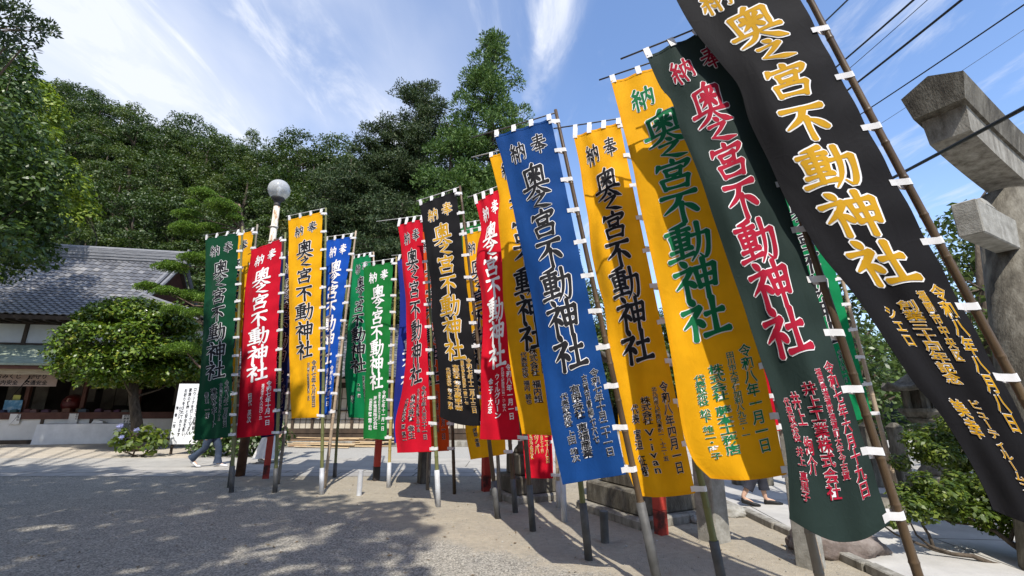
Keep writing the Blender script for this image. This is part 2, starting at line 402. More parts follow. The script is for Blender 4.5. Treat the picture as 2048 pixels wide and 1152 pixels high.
# ---------------------------------------------------------------- brush lettering
# strokes on a 100 x 100 cell, y downwards: kind, points
GL = {
 '不': (11, [('h', (8, 19), (50, 15), (94, 11)), ('p', (55, 15), (42, 42), (8, 68)), ('v', (54, 38), (52, 70), (53, 99)), ('d', (60, 44), (76, 54), (90, 70))]),
 '之': (11, [('d', (46, 2), (54, 9), (60, 17)), ('h', (24, 34), (52, 29), (76, 27)), ('p', (76, 27), (56, 50), (24, 74)), ('n', (24, 72), (50, 80), (72, 88), (99, 90))]),
 '宮': (9.5, [('d', (49, 0), (52, 7), (53, 14)), ('p', (16, 15), (13, 24), (8, 36)), ('h', (14, 23), (50, 18), (92, 15)), ('p', (92, 15), (88, 24), (78, 36)),
        ('v', (30, 33), (32, 42), (34, 54)), ('h', (30, 35), (50, 32), (72, 30)), ('v', (72, 30), (69, 40), (66, 53)), ('h', (33, 52), (50, 50), (66, 49)), ('p', (52, 52), (48, 58), (42, 64)),
        ('v', (18, 64), (20, 78), (24, 97)), ('h', (18, 66), (50, 62), (86, 60)), ('v', (86, 60), (82, 76), (78, 95)), ('h', (23, 92), (50, 90), (78, 88))]),
 '神': (9.5, [('d', (22, 0), (29, 7), (34, 15)), ('h', (4, 30), (24, 26), (44, 23)), ('p', (44, 23), (28, 45), (3, 66)), ('v', (27, 44), (27, 70), (26, 99)), ('d', (31, 50), (38, 57), (46, 68)),
        ('v', (52, 22), (54, 44), (57, 72)), ('h', (52, 24), (72, 21), (95, 18)), ('v', (95, 18), (93, 44), (89, 71)), ('h', (55, 46), (72, 43), (91, 41)), ('h', (57, 68), (72, 66), (90, 64)), ('v', (72, 0), (72, 50), (71, 100))]),
 '社': (10.5, [('d', (22, 0), (29, 7), (34, 15)), ('h', (4, 31), (24, 27), (45, 24)), ('p', (45, 24), (28, 46), (2, 68)), ('v', (27, 45), (27, 70), (25, 99)), ('d', (31, 51), (39, 58), (47, 69)),
        ('h', (54, 42), (72, 39), (94, 36)), ('v', (74, 4), (73, 44), (73, 86)), ('h', (45, 90), (72, 86), (101, 82))]),
 '動': (8.6, [('p', (50, 2), (34, 8), (14, 12)), ('h', (4, 24), (30, 20), (58, 17)), ('v', (14, 33), (15, 46), (17, 61)), ('h', (14, 34), (32, 31), (52, 29)), ('v', (52, 29), (51, 44), (48, 59)),
        ('h', (15, 46), (32, 44), (49, 42)), ('h', (16, 59), (32, 57), (48, 55)), ('v', (32, 10), (32, 50), (32, 88)), ('h', (8, 72), (32, 69), (56, 66)), ('h', (1, 92), (30, 86), (58, 81)),
        ('h', (57, 36), (76, 33), (96, 30)), ('g', (96, 30), (94, 56), (88, 84), (80, 96), (70, 84)), ('p', (75, 3), (74, 46), (66, 76), (50, 100))]),
 '奥': (8.2, [('p', (52, 0), (48, 6), (42, 12)), ('v', (19, 16), (20, 38), (22, 66)), ('h', (19, 18), (50, 14), (82, 12)), ('g', (82, 12), (81, 36), (80, 64), (74, 62)),
        ('d', (34, 24), (38, 28), (42, 34)), ('p', (66, 21), (62, 27), (57, 32)), ('h', (30, 40), (50, 38), (72, 36)), ('v', (51, 19), (51, 40), (51, 64)), ('p', (48, 41), (42, 50), (31, 59)), ('d', (54, 42), (62, 49), (70, 57)),
        ('h', (2, 74), (48, 69), (98, 65)), ('p', (50, 68), (38, 86), (6, 101)), ('n', (56, 74), (70, 86), (84, 94), (100, 99))]),
 '奉': (8.2, [('h', (22, 17), (50, 13), (82, 10)), ('h', (26, 31), (50, 28), (78, 25)), ('h', (6, 48), (50, 42), (96, 37)), ('p', (53, 1), (49, 34), (36, 56), (6, 76)), ('n', (54, 42), (68, 57), (80, 66), (100, 71)),
        ('h', (34, 66), (52, 63), (70, 61)), ('h', (26, 81), (52, 77), (78, 74)), ('v', (53, 50), (53, 76), (53, 100))]),
 '納': (8.2, [('p', (29, 0), (22, 12), (11, 22)), ('d', (12, 21), (22, 25), (32, 31)), ('p', (43, 14), (30, 32), (10, 48)), ('h', (10, 48), (26, 45), (44, 41)), ('d', (34, 36), (40, 43), (46, 52)), ('v', (27, 47), (27, 72), (26, 100)),
        ('p', (15, 60), (12, 70), (5, 84)), ('d', (37, 59), (42, 66), (47, 77)), ('v', (55, 23), (56, 55), (56, 100)), ('h', (55, 26), (76, 22), (97, 19)), ('g', (97, 19), (96, 56), (93, 92), (84, 86)),
        ('p', (76, 1), (75, 30), (70, 50), (61, 68)), ('d', (76, 40), (82, 50), (88, 62))]),
}
PROF = {'h': [1.0, 0.72, 0.74, 1.18], 'v': [1.15, 0.85, 0.85, 1.0], 'p': [1.15, 1.0, 0.8, 0.3], 'n': [0.55, 0.85, 1.5, 0.35], 'd': [0.45, 1.1, 1.25, 0.9], 'g': [1.15, 0.9, 1.0, 0.3]}
def stroke_poly(kind, pts, w, grow=0.0, n=9):
    """a brush stroke as a strip: list of (left, mid, right) points"""
    P = np.array(pts, float)
    seg = np.r_[0, np.cumsum(np.linalg.norm(np.diff(P, axis=0), axis=1))]; T = seg / seg[-1]
    if kind == 'g': n = 14
    t = np.linspace(0, 1, n)
    # smooth curve through the points
    def cr(q):
        i = min(max(np.searchsorted(T, q, side='right') - 1, 0), len(P) - 2)
        a, b = P[i], P[i + 1]; h = T[i + 1] - T[i]; s = (q - T[i]) / h
        ma_ = (P[i + 1] - P[i - 1]) / (T[i + 1] - T[i - 1]) if i > 0 else (b - a) / h
        mb2 = (P[i + 2] - P[i]) / (T[i + 2] - T[i]) if i + 2 < len(P) else (b - a) / h
        return (2 * s**3 - 3 * s**2 + 1) * a + (s**3 - 2 * s**2 + s) * h * ma_ + (-2 * s**3 + 3 * s**2) * b + (s**3 - s**2) * h * mb2
    C = np.array([cr(q) for q in t])
    pr = PROF[kind]; ww = np.interp(t, np.linspace(0, 1, len(pr)), pr) * w / 2 + grow
    D = np.gradient(C, axis=0); D /= np.linalg.norm(D, axis=1)[:, None] + 1e-9
    # ends carry on a little; cut aslant like a brush tip
    e0 = ww[0] * 0.55; e1 = ww[-1] * 0.55
    C = np.vstack([C[0] - D[0] * e0, C, C[-1] + D[-1] * e1]); D = np.vstack([D[0], D, D[-1]])
    ww = np.r_[ww[0] * 0.55, ww, ww[-1] * 0.5]
    N = np.c_[-D[:, 1], D[:, 0]]
    return C - N * ww[:, None], C, C + N * ww[:, None]
def brush_glyph(ch, grow=0.0):
    """[(verts2d, faces)] in the unit cell, centre origin, y up; one entry per stroke"""
    w, st = GL[ch]; out = []
    for k, s in enumerate(st):
        a, c, b = stroke_poly(s[0], s[1:], w * 1.30, grow)
        n = len(c)
        V = np.vstack([a, c, b]); V = np.c_[(V[:, 0] - 50) / 100, (50 - V[:, 1]) / 100]
        F = []
        for i in range(n - 1):
            F.append((i, n + i, n + i + 1, i + 1)); F.append((n + i, 2 * n + i, 2 * n + i + 1, n + i + 1))
        out.append((V, F))
    return out
# printed small lettering: glyphs of Blender's built-in font, thickened
FONT_CACHE = {}
def font_glyphs(chars, offs):
    todo = [(c, o) for c in chars for o in offs if (c, o) not in FONT_CACHE]
    objs = []
    for c, o in todo:
        cu = bpy.data.curves.new('glyph', 'FONT'); cu.body = c; cu.offset = o; cu.resolution_u = 2; cu.size = 1.0
        ob = bpy.data.objects.new('glyph', cu); COL.objects.link(ob); objs.append(ob)
    dg = bpy.context.evaluated_depsgraph_get(); dg.update()
    for (c, o), ob in zip(todo, objs):
        ev = ob.evaluated_get(dg); me = ev.to_mesh()
        V = np.array([v.co[:2] for v in me.vertices]) if len(me.vertices) else np.zeros((0, 2))
        F = [tuple(p.vertices) for p in me.polygons]
        if len(V):
            adv = 0.5 * (V[:, 0].min() + V[:, 0].max())
            full = ord(c) > 0x2000
            V = V - np.array([adv if not full else 0.5, 0.38 if full else 0.36])
        FONT_CACHE[(c, o)] = (V, F)
        ev.to_mesh_clear()
    for ob in objs:
        cu = ob.data; bpy.data.objects.remove(ob); bpy.data.curves.remove(cu)
# ---------------------------------------------------------------- foliage
def leaves_on(lobes, per_area, size, up=0.5, shell=(0.72, 1.06), squash=0.45, aspect=0.55, jitter=0.25, rng=RNG, cut=None, maxn=60000, droop=0.0):
    """kite-shaped leaves spread through the outer shell of ellipsoid lobes [(centre, radii)]"""
    out = []
    for c, r in lobes:
        c = np.array(c, float); r = np.array(r, float) * np.ones(3)
        area = 4 * math.pi * (((r[0] * r[1]) ** 1.6 + (r[0] * r[2]) ** 1.6 + (r[1] * r[2]) ** 1.6) / 3) ** (1 / 1.6)
        n = int(min(maxn, max(12, area * per_area)))
        d = rng.normal(size=(n, 3)); d /= np.linalg.norm(d, axis=1)[:, None]
        if cut is not None:
            lowm = d[:, 2] < cut; d[lowm, 2] = -d[lowm, 2] * rng.uniform(-0.2, 1, lowm.sum())
        k = rng.uniform(shell[0], shell[1], n) ** 1.0
        wob = 1 + 0.16 * np.sin(d[:, 0] * 5 + c[0] * 3) * np.sin(d[:, 1] * 5 + c[1] * 2) + 0.12 * np.sin(d[:, 2] * 7 + c[2] * 3)
        p = c + d * r * (k * wob)[:, None]
        nrm = d / r; nrm /= np.linalg.norm(nrm, axis=1)[:, None]
        nrm = nrm * (1 - up) + np.array([0, 0, up]) + rng.normal(size=(n, 3)) * jitter
        nrm /= np.linalg.norm(nrm, axis=1)[:, None]
        t = np.cross(nrm, rng.normal(size=(n, 3))); t /= np.linalg.norm(t, axis=1)[:, None] + 1e-9
        if droop: t = t + np.array([0, 0, -droop]); t /= np.linalg.norm(t, axis=1)[:, None]
        b = np.cross(nrm, t)
        s = size * rng.uniform(0.6, 1.3, n)[:, None]
        q = np.stack([p - t * s, p + b * s * aspect + nrm * s * 0.15, p + t * s, p - b * s * aspect + nrm * s * 0.15], axis=1)
        out.append(q)
    return np.concatenate(out)
def needles_on(lobes, per_area, ln, wd, up=0.6, rng=RNG, cut=-0.25, shell=(0.7, 1.0), spread=0.5):
    out = []
    for c, r in lobes:
        c = np.array(c, float); r = np.array(r, float) * np.ones(3)
        area = 4 * math.pi * (((r[0] * r[1]) ** 1.6 + (r[0] * r[2]) ** 1.6 + (r[1] * r[2]) ** 1.6) / 3) ** (1 / 1.6)
        n = int(max(20, area * per_area))
        d = rng.normal(size=(n, 3)); d /= np.linalg.norm(d, axis=1)[:, None]
        if cut is not None:
            lowm = d[:, 2] < cut; d[lowm, 2] *= -0.6; d /= np.linalg.norm(d, axis=1)[:, None]
        wob = 1 + 0.10 * np.sin(d[:, 0] * 6 + c[0] * 3) * np.sin(d[:, 1] * 6 + c[1] * 2)
        p = c + d * r * (rng.uniform(shell[0], shell[1], n) * wob)[:, None]
        t = d * (1 - up) + np.array([0, 0, up]) + rng.normal(size=(n, 3)) * spread; t /= np.linalg.norm(t, axis=1)[:, None]
        b = np.cross(t, rng.normal(size=(n, 3))); b /= np.linalg.norm(b, axis=1)[:, None] + 1e-9
        l = ln * rng.uniform(0.6, 1.2, n)[:, None]; w = wd * rng.uniform(0.7, 1.2, n)[:, None]
        out.append(np.stack([p - b * w * 0.5, p + t * l * 0.5 - b * w, p + t * l, p + t * l * 0.5 + b * w], axis=1))
    return np.concatenate(out)
M_BARK = mat('bark', [(0.3, (0.035, 0.027, 0.02)), (0.6, (0.10, 0.078, 0.058)), (0.8, (0.17, 0.14, 0.11))], scale=5, stretch=(3, 3, 0.7), rough=0.95, bump=0.6, bscale=14)
M_BARKR = mat('pine_bark', [(0.3, (0.06, 0.04, 0.03)), (0.6, (0.16, 0.11, 0.08)), (0.8, (0.30, 0.21, 0.15))], scale=6, stretch=(2, 2, 0.7), rough=0.95, bump=0.6, bscale=16)
L_HILL = leaf_mat('hill_leaf', [(0.0, (0.016, 0.036, 0.009)), (0.35, (0.038, 0.072, 0.015)), (0.7, (0.070, 0.104, 0.019)), (1.0, (0.12, 0.145, 0.03))], rough=0.5, spec=0.45, objvar=0.4)
L_OLIVE = leaf_mat('olive_leaf', [(0.0, (0.04, 0.055, 0.015)), (0.5, (0.085, 0.10, 0.026)), (1.0, (0.16, 0.13, 0.04))], objvar=0.4)
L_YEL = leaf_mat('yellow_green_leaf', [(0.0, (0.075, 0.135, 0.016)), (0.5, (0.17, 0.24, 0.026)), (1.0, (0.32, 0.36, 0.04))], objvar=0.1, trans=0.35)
L_CEDAR = leaf_mat('cedar_needle', [(0.0, (0.026, 0.060, 0.014)), (0.5, (0.058, 0.115, 0.022)), (1.0, (0.115, 0.175, 0.036))], rough=0.6, spec=0.3, objvar=0.1, trans=0.15)
L_FIR = leaf_mat('fir_needle', [(0.0, (0.018, 0.036, 0.014)), (0.6, (0.042, 0.070, 0.024)), (0.9, (0.08, 0.105, 0.038)), (1.0, (0.16, 0.13, 0.09))], rough=0.6, spec=0.3, objvar=0.1, trans=0.15)
L_PINE = leaf_mat('pine_needle', [(0.0, (0.035, 0.075, 0.012)), (0.5, (0.10, 0.185, 0.02)), (1.0, (0.19, 0.29, 0.032))], rough=0.5, spec=0.3, objvar=0.0, trans=0.2)
L_DOME = leaf_mat('glossy_leaf', [(0.0, (0.04, 0.08, 0.010)), (0.45, (0.085, 0.15, 0.014)), (0.85, (0.15, 0.22, 0.022)), (1.0, (0.25, 0.25, 0.04))], rough=0.30, spec=0.5, objvar=0.0, trans=0.2)
L_AZ = leaf_mat('azalea_leaf', [(0.0, (0.035, 0.065, 0.010)), (0.5, (0.085, 0.13, 0.015)), (1.0, (0.18, 0.215, 0.028))], rough=0.45, spec=0.4, objvar=0.1, trans=0.3)
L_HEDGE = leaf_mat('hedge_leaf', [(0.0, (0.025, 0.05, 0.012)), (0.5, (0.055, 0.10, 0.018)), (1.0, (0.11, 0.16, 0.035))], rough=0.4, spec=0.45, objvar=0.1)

# the hill behind the shrine
SKY = [(-200, 140), (0, 148), (60, 156), (150, 178), (215, 212), (290, 236), (350, 262), (400, 266), (460, 270), (540, 282), (600, 288), (660, 298), (720, 330), (780, 350), (900, 420), (1050, 500), (1200, 545), (1500, 580), (2048, 620), (2400, 640)]
SA = []; SZ = []
for x, y_ in SKY:
    d = ray(x, y_); SA.append(d[0] / d[1]); SZ.append(d[2] / d[1])
YC = 50.0
def hill_z(x, y):
    a = x / max(y, 1e-3); s = np.interp(a, SA, SZ)
    top = 1.6 + s * YC - 7.4
    f = min(max((y - 29.0) / (YC - 29.0), 0), 1.25)
    f = f * f * (3 - 2 * f) if f < 1 else 1 - (f - 1) * 0.8
    return max(top, 2) * (0.35 * f + 0.65 * f ** 1.2) - 0.05
hm = MB(); hm.sm = True
NX, NYg = 70, 26
hm.grid([[((-75 + 150 * i / NX) * 1.0, 28.6 + 33 * j / NYg, hill_z(-75 + 150 * i / NX, 28.6 + 33 * j / NYg)) for i in range(NX + 1)] for j in range(NYg + 1)])
tag(hm.build('hill', mat('forest_floor', [(0.3, (0.012, 0.018, 0.008)), (0.7, (0.03, 0.04, 0.016))], scale=1.5, rough=1.0, bump=0.3)), kind='structure')

def broad_crown(seed, h=7.5, rr=2.9, leaf=0.115, dens=22, nl=40):
    rg = np.random.default_rng(seed); lob = []
    for k in range(nl):
        a = rg.uniform(0, 6.28); z = rg.uniform(0.30, 1.0); rad = rr * math.sqrt(max(0.05, 1 - ((z - 0.55) / 0.55) ** 2)) * rg.uniform(0.4, 0.92)
        s = rg.uniform(0.7, 1.25) * rr * 0.27
        lob.append(((rad * math.cos(a), rad * math.sin(a), z * h), (s, s, s * 0.72)))
    return leaves_on(lob, dens, leaf, up=0.35, rng=rg, cut=-0.55, jitter=0.4), rg
def tree_mesh(name, seed, lm, **k):
    q, rg = broad_crown(seed, **k)
    h = k.get('h', 7.5)
    tr = MB()
    tr.tube([(0, 0, -1.0), (0.1, 0, h * 0.3), (0.05, 0.1, h * 0.6), (0, 0.05, h * 0.85)], [0.24, 0.19, 0.12, 0.05], n=6, cap=False)
    for j in range(6):
        a = rg.uniform(0, 6.28); z0 = h * rg.uniform(0.3, 0.6)
        tr.tube([(0.05, 0, z0), (math.cos(a) * 0.8, math.sin(a) * 0.8, z0 + 0.7), (math.cos(a) * 1.9, math.sin(a) * 1.9, z0 + 1.2)], [0.09, 0.06, 0.02], n=5, cap=False)
    tq = np.array([[tr.v[i] for i in f] for f in tr.f])
    V = np.concatenate([q, tq]); mi = np.r_[np.zeros(len(q)), np.ones(len(tq))]
    return quad_mesh(name, V, [lm, M_BARK], origin=(0, 0, 0), matidx=mi)
protos = [tree_mesh('hillside_tree', 100 + i, L_HILL) for i in range(6)] 
olive = [tree_mesh('hillside_tree', 120 + i, L_OLIVE, h=6.5, rr=2.7) for i in range(2)]
rt = random.Random(3)
spots = []
yy = 29.5
while yy < 55:
    xx = -1.32 * yy
    while xx < 1.15 * yy:
        x = xx + rt.uniform(-.9, .9); y = yy + rt.uniform(-.9, .9)
        if x / y > 0.12 and y > 36: xx += 2.9; continue
        spots.append((x, y)); xx += 2.9 * rt.uniform(0.85, 1.2)
    yy += 2.6
HL = {0: 'dark green broadleaf tree in the dense wood covering the hillside', 1: 'olive brown tinged tree among the darker green trees of the hillside wood'}
used = set()
for x, y in spots:
    px_ = 1024 + FPX * x / (y * 0.97 + hill_z(x, y) * 0.245)
    ol = rt.random() < (0.32 if (480 < px_ < 760 and y < 40) else 0.05)
    src = rt.choice(olive if ol else protos)
    o = src if src.name not in used else src.copy()
    if src.name in used: COL.objects.link(o)
    used.add(src.name)
    o.location = (x, y, hill_z(x, y) - 0.3); o.rotation_euler = (0, 0, rt.uniform(0, 6.28))
    s = rt.uniform(0.8, 1.12); o.scale = (s * rt.uniform(.92, 1.1), s, s * rt.uniform(.85, 1.15))
    tag(o, HL[1 if ol else 0], 'tree', 'olive tinged trees on the hillside' if ol else 'green trees on the hillside')

# tall cedar: tiers of round tufts round a straight stem
def cedar(loc, H, rad, label, seed, name='cedar_tree', z0=3.0, lm=None, tuft=1.0, pw=0.8, dens=22, group=None):
    rg = np.random.default_rng(seed); root = thing(name, loc, label, 'tree', group)
    lob = []; br = MB(); loc = np.array(loc, float)
    z = z0
    while z < H - 0.5:
        f = (H - z) / (H - z0); rr = rad * (f ** pw) + 0.15
        n = max(6, int(rr * 5.0))
        for k in range(n):
            a = rg.uniform(0, 6.28); r_ = rr * rg.uniform(0.4, 1.12); s = tuft * rg.uniform(0.5, 1.15) * (0.55 + 0.45 * f)
            p = loc + np.array([r_ * math.cos(a), r_ * math.sin(a), z + rg.uniform(-.4, .4) - 0.22 * r_])
            lob.append((p, (s, s, s * 0.68)))
            if rg.random() < 0.5: br.tube([loc + (0, 0, z - 0.5), p], [0.07, 0.02], n=4, cap=False)
        z += 1.12 * (0.55 + 0.45 * f)
    lob.append((loc + (0, 0, H - 0.25), (0.3, 0.3, 0.5)))
    q = needles_on(lob, dens * 2.5, 0.24, 0.042, up=0.35, rng=rg, cut=-0.7, shell=(0.55, 1.0), spread=0.5)
    quad_mesh('crown', q, lm or L_CEDAR, root, loc)
    br.tube([loc + (0, 0, -0.5), loc + (0.05, 0, H * 0.5), loc + (0, 0, H - 0.3)], [0.38, 0.22, 0.04], n=8)
    br.build('trunk', M_BARK, root, loc)
    return root
c1 = atY(985, 64, 27.0); cedar((c1[0], 27.0, 0.0), c1[2], 4.6, 'tallest cedar, narrow pointed top standing clear against the blue sky', 31, tuft=1.2, pw=.62)
c2 = atY(905, 235, 25.5); cedar((c2[0], 25.5, 0.0), c2[2], 4.6, 'shorter bright green cedar in front of the tallest cedar', 32, tuft=1.0)
# firs: flat sprays in layers, ragged outline
def fir(loc, H, rad, label, seed, z0=2.5, group=None):
    rg = np.random.default_rng(seed); loc = np.array(loc, float); root = thing('fir_tree', tuple(loc), label, 'tree', group)
    lob = []; br = MB(); z = z0
    while z < H - 0.4:
        f = (H - z) / (H - z0); rr = rad * min(1, f ** 0.6 + 0.05)
        for k in range(int(4 + rr * 1.6)):
            a = rg.uniform(0, 6.28); ln = rr * rg.uniform(0.5, 1.1); tip = np.array([math.cos(a) * ln, math.sin(a) * ln, rg.uniform(-0.1, 0.45)])
            br.tube([loc + (0, 0, z), loc + (0, 0, z) + tip * 0.5 + (0, 0, .08), loc + (0, 0, z) + tip], [0.06, 0.04, 0.015], n=4, cap=False)
            m_ = max(2, int(ln * 2.2))
            for j in range(m_):
                t = (j + 1) / m_; w = 0.25 + 0.4 * rg.random()
                lob.append((loc + (0, 0, z) + tip * t + rg.normal(size=3) * (.22, .22, .06), (w * 1.25, w * 1.25, w * 0.36)))
        z += rg.uniform(0.55, 0.9)
    q = needles_on(lob, 46, 0.2, 0.04, up=0.25, rng=rg, cut=None, shell=(0.3, 1.0), spread=0.4)
    quad_mesh('crown', q, L_FIR, root, loc)
    br.tube([loc + (0, 0, -.5), loc + (0, 0, H * .5), loc + (0.1, 0, H)], [0.32, 0.2, 0.03], n=8)
    br.build('trunk', M_BARK, root, loc)
f1 = atY(842, 165, 31.0); fir((f1[0], 31.0, 0), f1[2], 6.8, 'dark ragged fir with flat sprays, left of the tallest cedar', 41)
f2 = atY(768, 245, 30.0); fir((f2[0], 30.0, 0), f2[2], 5.6, 'lower spreading fir, left of the taller dark fir', 42)
f4 = atY(700, 318, 27.5); fir((f4[0], 27.5, 0), f4[2], 5.0, 'fir at the left end of the group of firs, lowest of them', 44)
f3 = atY(800, 430, 24.5); fir((f3[0], 24.5, 0), f3[2] + 1.0, 4.6, 'low broad fir with bare grey twigs behind the mid-row banners', 43)

# free-form trees: lobes set out one by one
def lobe_tree(name, label, base, lobes, leafm, dens, leaf, trunk=None, trunk_r=(0.3, 0.12), limbs=True, limb_step=1, kind='leaf', seed=1, cat='tree', bark=None, up=0.35, cut=-0.6, group=None, **kw):
    rg = np.random.default_rng(seed); root = thing(name, base, label, cat, group)
    q = leaves_on(lobes, dens, leaf, up=up, rng=rg, cut=cut, **kw) if kind == 'leaf' else needles_on(lobes, dens, leaf, leaf * 0.2, up=up, rng=rg, cut=cut, **kw)
    quad_mesh('crown', q, leafm, root, base)
    tb = MB(); tb.sm = True
    path = trunk or [np.array(base), np.array(base) + (0, 0, 1.5)]
    rr = np.linspace(trunk_r[0], trunk_r[1], len(path))
    tb.tube(path, list(rr), n=9)
    if limbs:
        P = np.array([np.array(p, float) for p in path])
        for c, r in lobes[limb_step - 1::limb_step]:
            c = np.array(c, float); i = int(np.argmin(np.linalg.norm(P - c, axis=1) + 2.0 * np.maximum(0, P[:, 2] - c[2]))); s = P[i]
            mid = (s + c) / 2 + rg.normal(size=3) * 0.12 + (0, 0, -0.05)
            k = min(rr[i] * 0.3, 0.08)
            tb.tube([s, mid, c], [k, k * 0.7, k * 0.3], n=6, cap=False)
    tb.build('trunk', bark or M_BARK, root, base)
    return root
def px_lobes(lst, Y, dy=1.2, seed=1, flat=1.0):
    rg = random.Random(seed); out = []
    for x, y, r in lst:
        yy = Y + rg.uniform(-dy, dy); p = atY(x, y, yy); d = ray(x, y); k = yy / d[1]; w = r / FPX * k
        out.append((p, (w, w, w * flat)))
    return out
# big tree at the left edge, near branches dark, yellow-green where the sun catches it
lt = px_lobes([(20, 190, 50), (-40, 170, 80), (10, 260, 60), (-30, 330, 80), (60, 300, 45), (-80, 260, 90), (25, 370, 60), (70, 390, 50), (-50, 440, 80), (40, 450, 60), (90, 450, 42), (10, 500, 55), (110, 345, 40), (-90, 520, 90), (60, 515, 40), (90, 505, 28), (30, 130, 36)], 17.0, 1.4, 2)
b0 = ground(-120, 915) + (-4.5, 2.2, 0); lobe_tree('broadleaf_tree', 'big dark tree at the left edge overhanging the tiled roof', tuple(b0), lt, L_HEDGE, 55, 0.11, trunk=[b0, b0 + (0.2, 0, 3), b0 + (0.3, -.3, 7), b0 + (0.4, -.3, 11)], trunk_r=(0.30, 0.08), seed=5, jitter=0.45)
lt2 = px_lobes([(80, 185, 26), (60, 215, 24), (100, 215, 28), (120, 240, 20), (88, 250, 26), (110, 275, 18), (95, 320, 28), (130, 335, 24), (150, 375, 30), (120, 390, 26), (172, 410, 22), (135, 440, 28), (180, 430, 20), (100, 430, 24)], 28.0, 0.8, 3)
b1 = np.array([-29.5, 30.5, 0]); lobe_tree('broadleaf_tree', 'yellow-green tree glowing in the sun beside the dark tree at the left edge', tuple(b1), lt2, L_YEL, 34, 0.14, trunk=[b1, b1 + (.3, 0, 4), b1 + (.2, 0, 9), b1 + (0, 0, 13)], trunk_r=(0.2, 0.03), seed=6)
lt3 = px_lobes([(20, 30, 34), (62, 62, 26), (88, 62, 20), (50, 90, 20), (10, 95, 30), (-20, 40, 50), (100, 55, 12), (30, 10, 26), (-40, 95, 50)], 12.0, 0.5, 4)
b2 = np.array([-19.0, 12.5, 0]); lobe_tree('pine_tree', 'near pine bough reaching into the top left corner of the view', tuple(b2), lt3, leaf_mat('dark_pine_needle', [(0, (0.014, 0.03, 0.012)), (0.6, (0.035, 0.06, 0.02)), (1, (0.07, 0.10, 0.03))], rough=.5, objvar=0), 70, 0.17, trunk=[b2, b2 + (.2, 0, 4), b2 + (.6, .0, 8), b2 + (1.2, 0, 13.5)], trunk_r=(0.35, 0.12), kind='needle', seed=7, bark=M_BARKR, spread=0.6)
# clipped dome in front of the shrine office
dome = []
rg = np.random.default_rng(77); cx, cy, cz = -13.75, 16.6, 3.45
for k in range(115):
    d = rg.normal(size=3); d /= np.linalg.norm(d)
    if d[2] < -0.62: d[2] = abs(d[2])
    d /= np.linalg.norm(d); s = rg.uniform(0.42, 0.62)
    dome.append((np.array([cx, cy, cz]) + d * np.array([1.92, 1.8, 1.52]), (s, s, s * 0.8)))
for k in range(30):
    a = rg.uniform(0, 6.28); r_ = rg.uniform(0.2, 1.4); dome.append((np.array([cx + r_ * math.cos(a), cy + r_ * math.sin(a), 2.45 + rg.uniform(-.15, .5)]), (.6, .6, .42)))
b3 = np.array([-12.9, 16.5, 0.0])
lobe_tree('clipped_tree', 'large round clipped tree with glossy leaves in front of the shrine office', tuple(b3), dome, L_DOME, 120, 0.07, trunk=[b3, b3 + (-.15, 0, .9), b3 + (-.45, 0, 1.8), b3 + (-.7, .05, 2.8)], trunk_r=(0.2, 0.12), limb_step=5, seed=8, up=0.45, jitter=0.35)
# cloud-pruned pine
pads = [(408, 390, 26, .62), (446, 417, 31, .66), (386, 408, 14, .7), (373, 432, 25, .55), (372, 461, 29, .72), (428, 462, 26, .6), (470, 437, 16, .8), (386, 521, 27, .6), (342, 537, 31, .5), (297, 577, 24, .55), (332, 585, 26, .5), (384, 597, 31, .6), (352, 625, 26, .5), (391, 628, 24, .5), (367, 702, 37, .5), (418, 520, 30, .6), (425, 600, 30, .6)]
pl = []
rp_ = random.Random(9)
for x, y, w, fl in pads:
    Y = 15.0 + rp_.uniform(-.5, .5); p = atY(x, y, Y); k = Y / ray(x, y)[1]; r = w / FPX * k
    for j in range(5):
        a = j * 1.26 + rp_.uniform(0, .5); pl.append((p + np.array([math.cos(a) * r * .48, math.sin(a) * r * .5, rp_.uniform(-.06, .04)]), (r * .56, r * .56, r * fl * .62)))
    pl.append((p + (0, 0, r * .12), (r * .7, r * .7, r * fl * .72)))
b4 = np.array([-9.85, 15.3, 0.0])
lobe_tree('cloud_pruned_pine', 'cloud-pruned pine with flat clipped pads on a crooked trunk', tuple(b4), pl, L_PINE, 1000, 0.065, trunk=[b4, b4 + (.1, 0, 1.2), b4 + (-.1, .1, 2.4), b4 + (.12, 0, 3.6), b4 + (.0, -.1, 4.8), b4 + (.15, 0, 6.2), b4 + (.2, 0, 7.6), b4 + (-.1, 0, 8.6)], trunk_r=(0.20, 0.06), limb_step=6, kind='needle', seed=9, bark=M_BARKR, up=0.62, cut=-0.3, shell=(0.8, 1.0))
# clipped hedge and hydrangea by the office
def shrub(name, label, base, lobes, lm, dens, leaf, seed, cat='shrub', stems=5, **kw):
    rg = np.random.default_rng(seed); root = thing(name, tuple(base), label, cat)
    quad_mesh('foliage', leaves_on(lobes, dens, leaf, rng=rg, **kw), lm, root, base)
    sb = MB()
    for c, r in lobes[:max(stems, 1) * 3:3] if len(lobes) > stems else lobes:
        c = np.array(c); sb.tube([np.array(base) + rg.normal(size=3) * (.08, .08, 0) + (0, 0, -.03), (np.array(base) + c) / 2 + rg.normal(size=3) * .06, c], [0.03, 0.02, 0.008], n=5, cap=False)
    sb.build('stems', M_BARK, root, base)
    return root
hb = [((x, 14.9 + dy, z), (.42, .42, .36)) for x in np.arange(-9.6, -7.3, .42) for dy, z in ((0, .32), (.1, .72), (.45, .55))]
shrub('hedge', 'low leafy hedge between the walking people and the building', (-8.4, 15.0, 0), hb, L_HEDGE, 95, 0.07, 12, 'hedge', up=.4, cut=-.8)
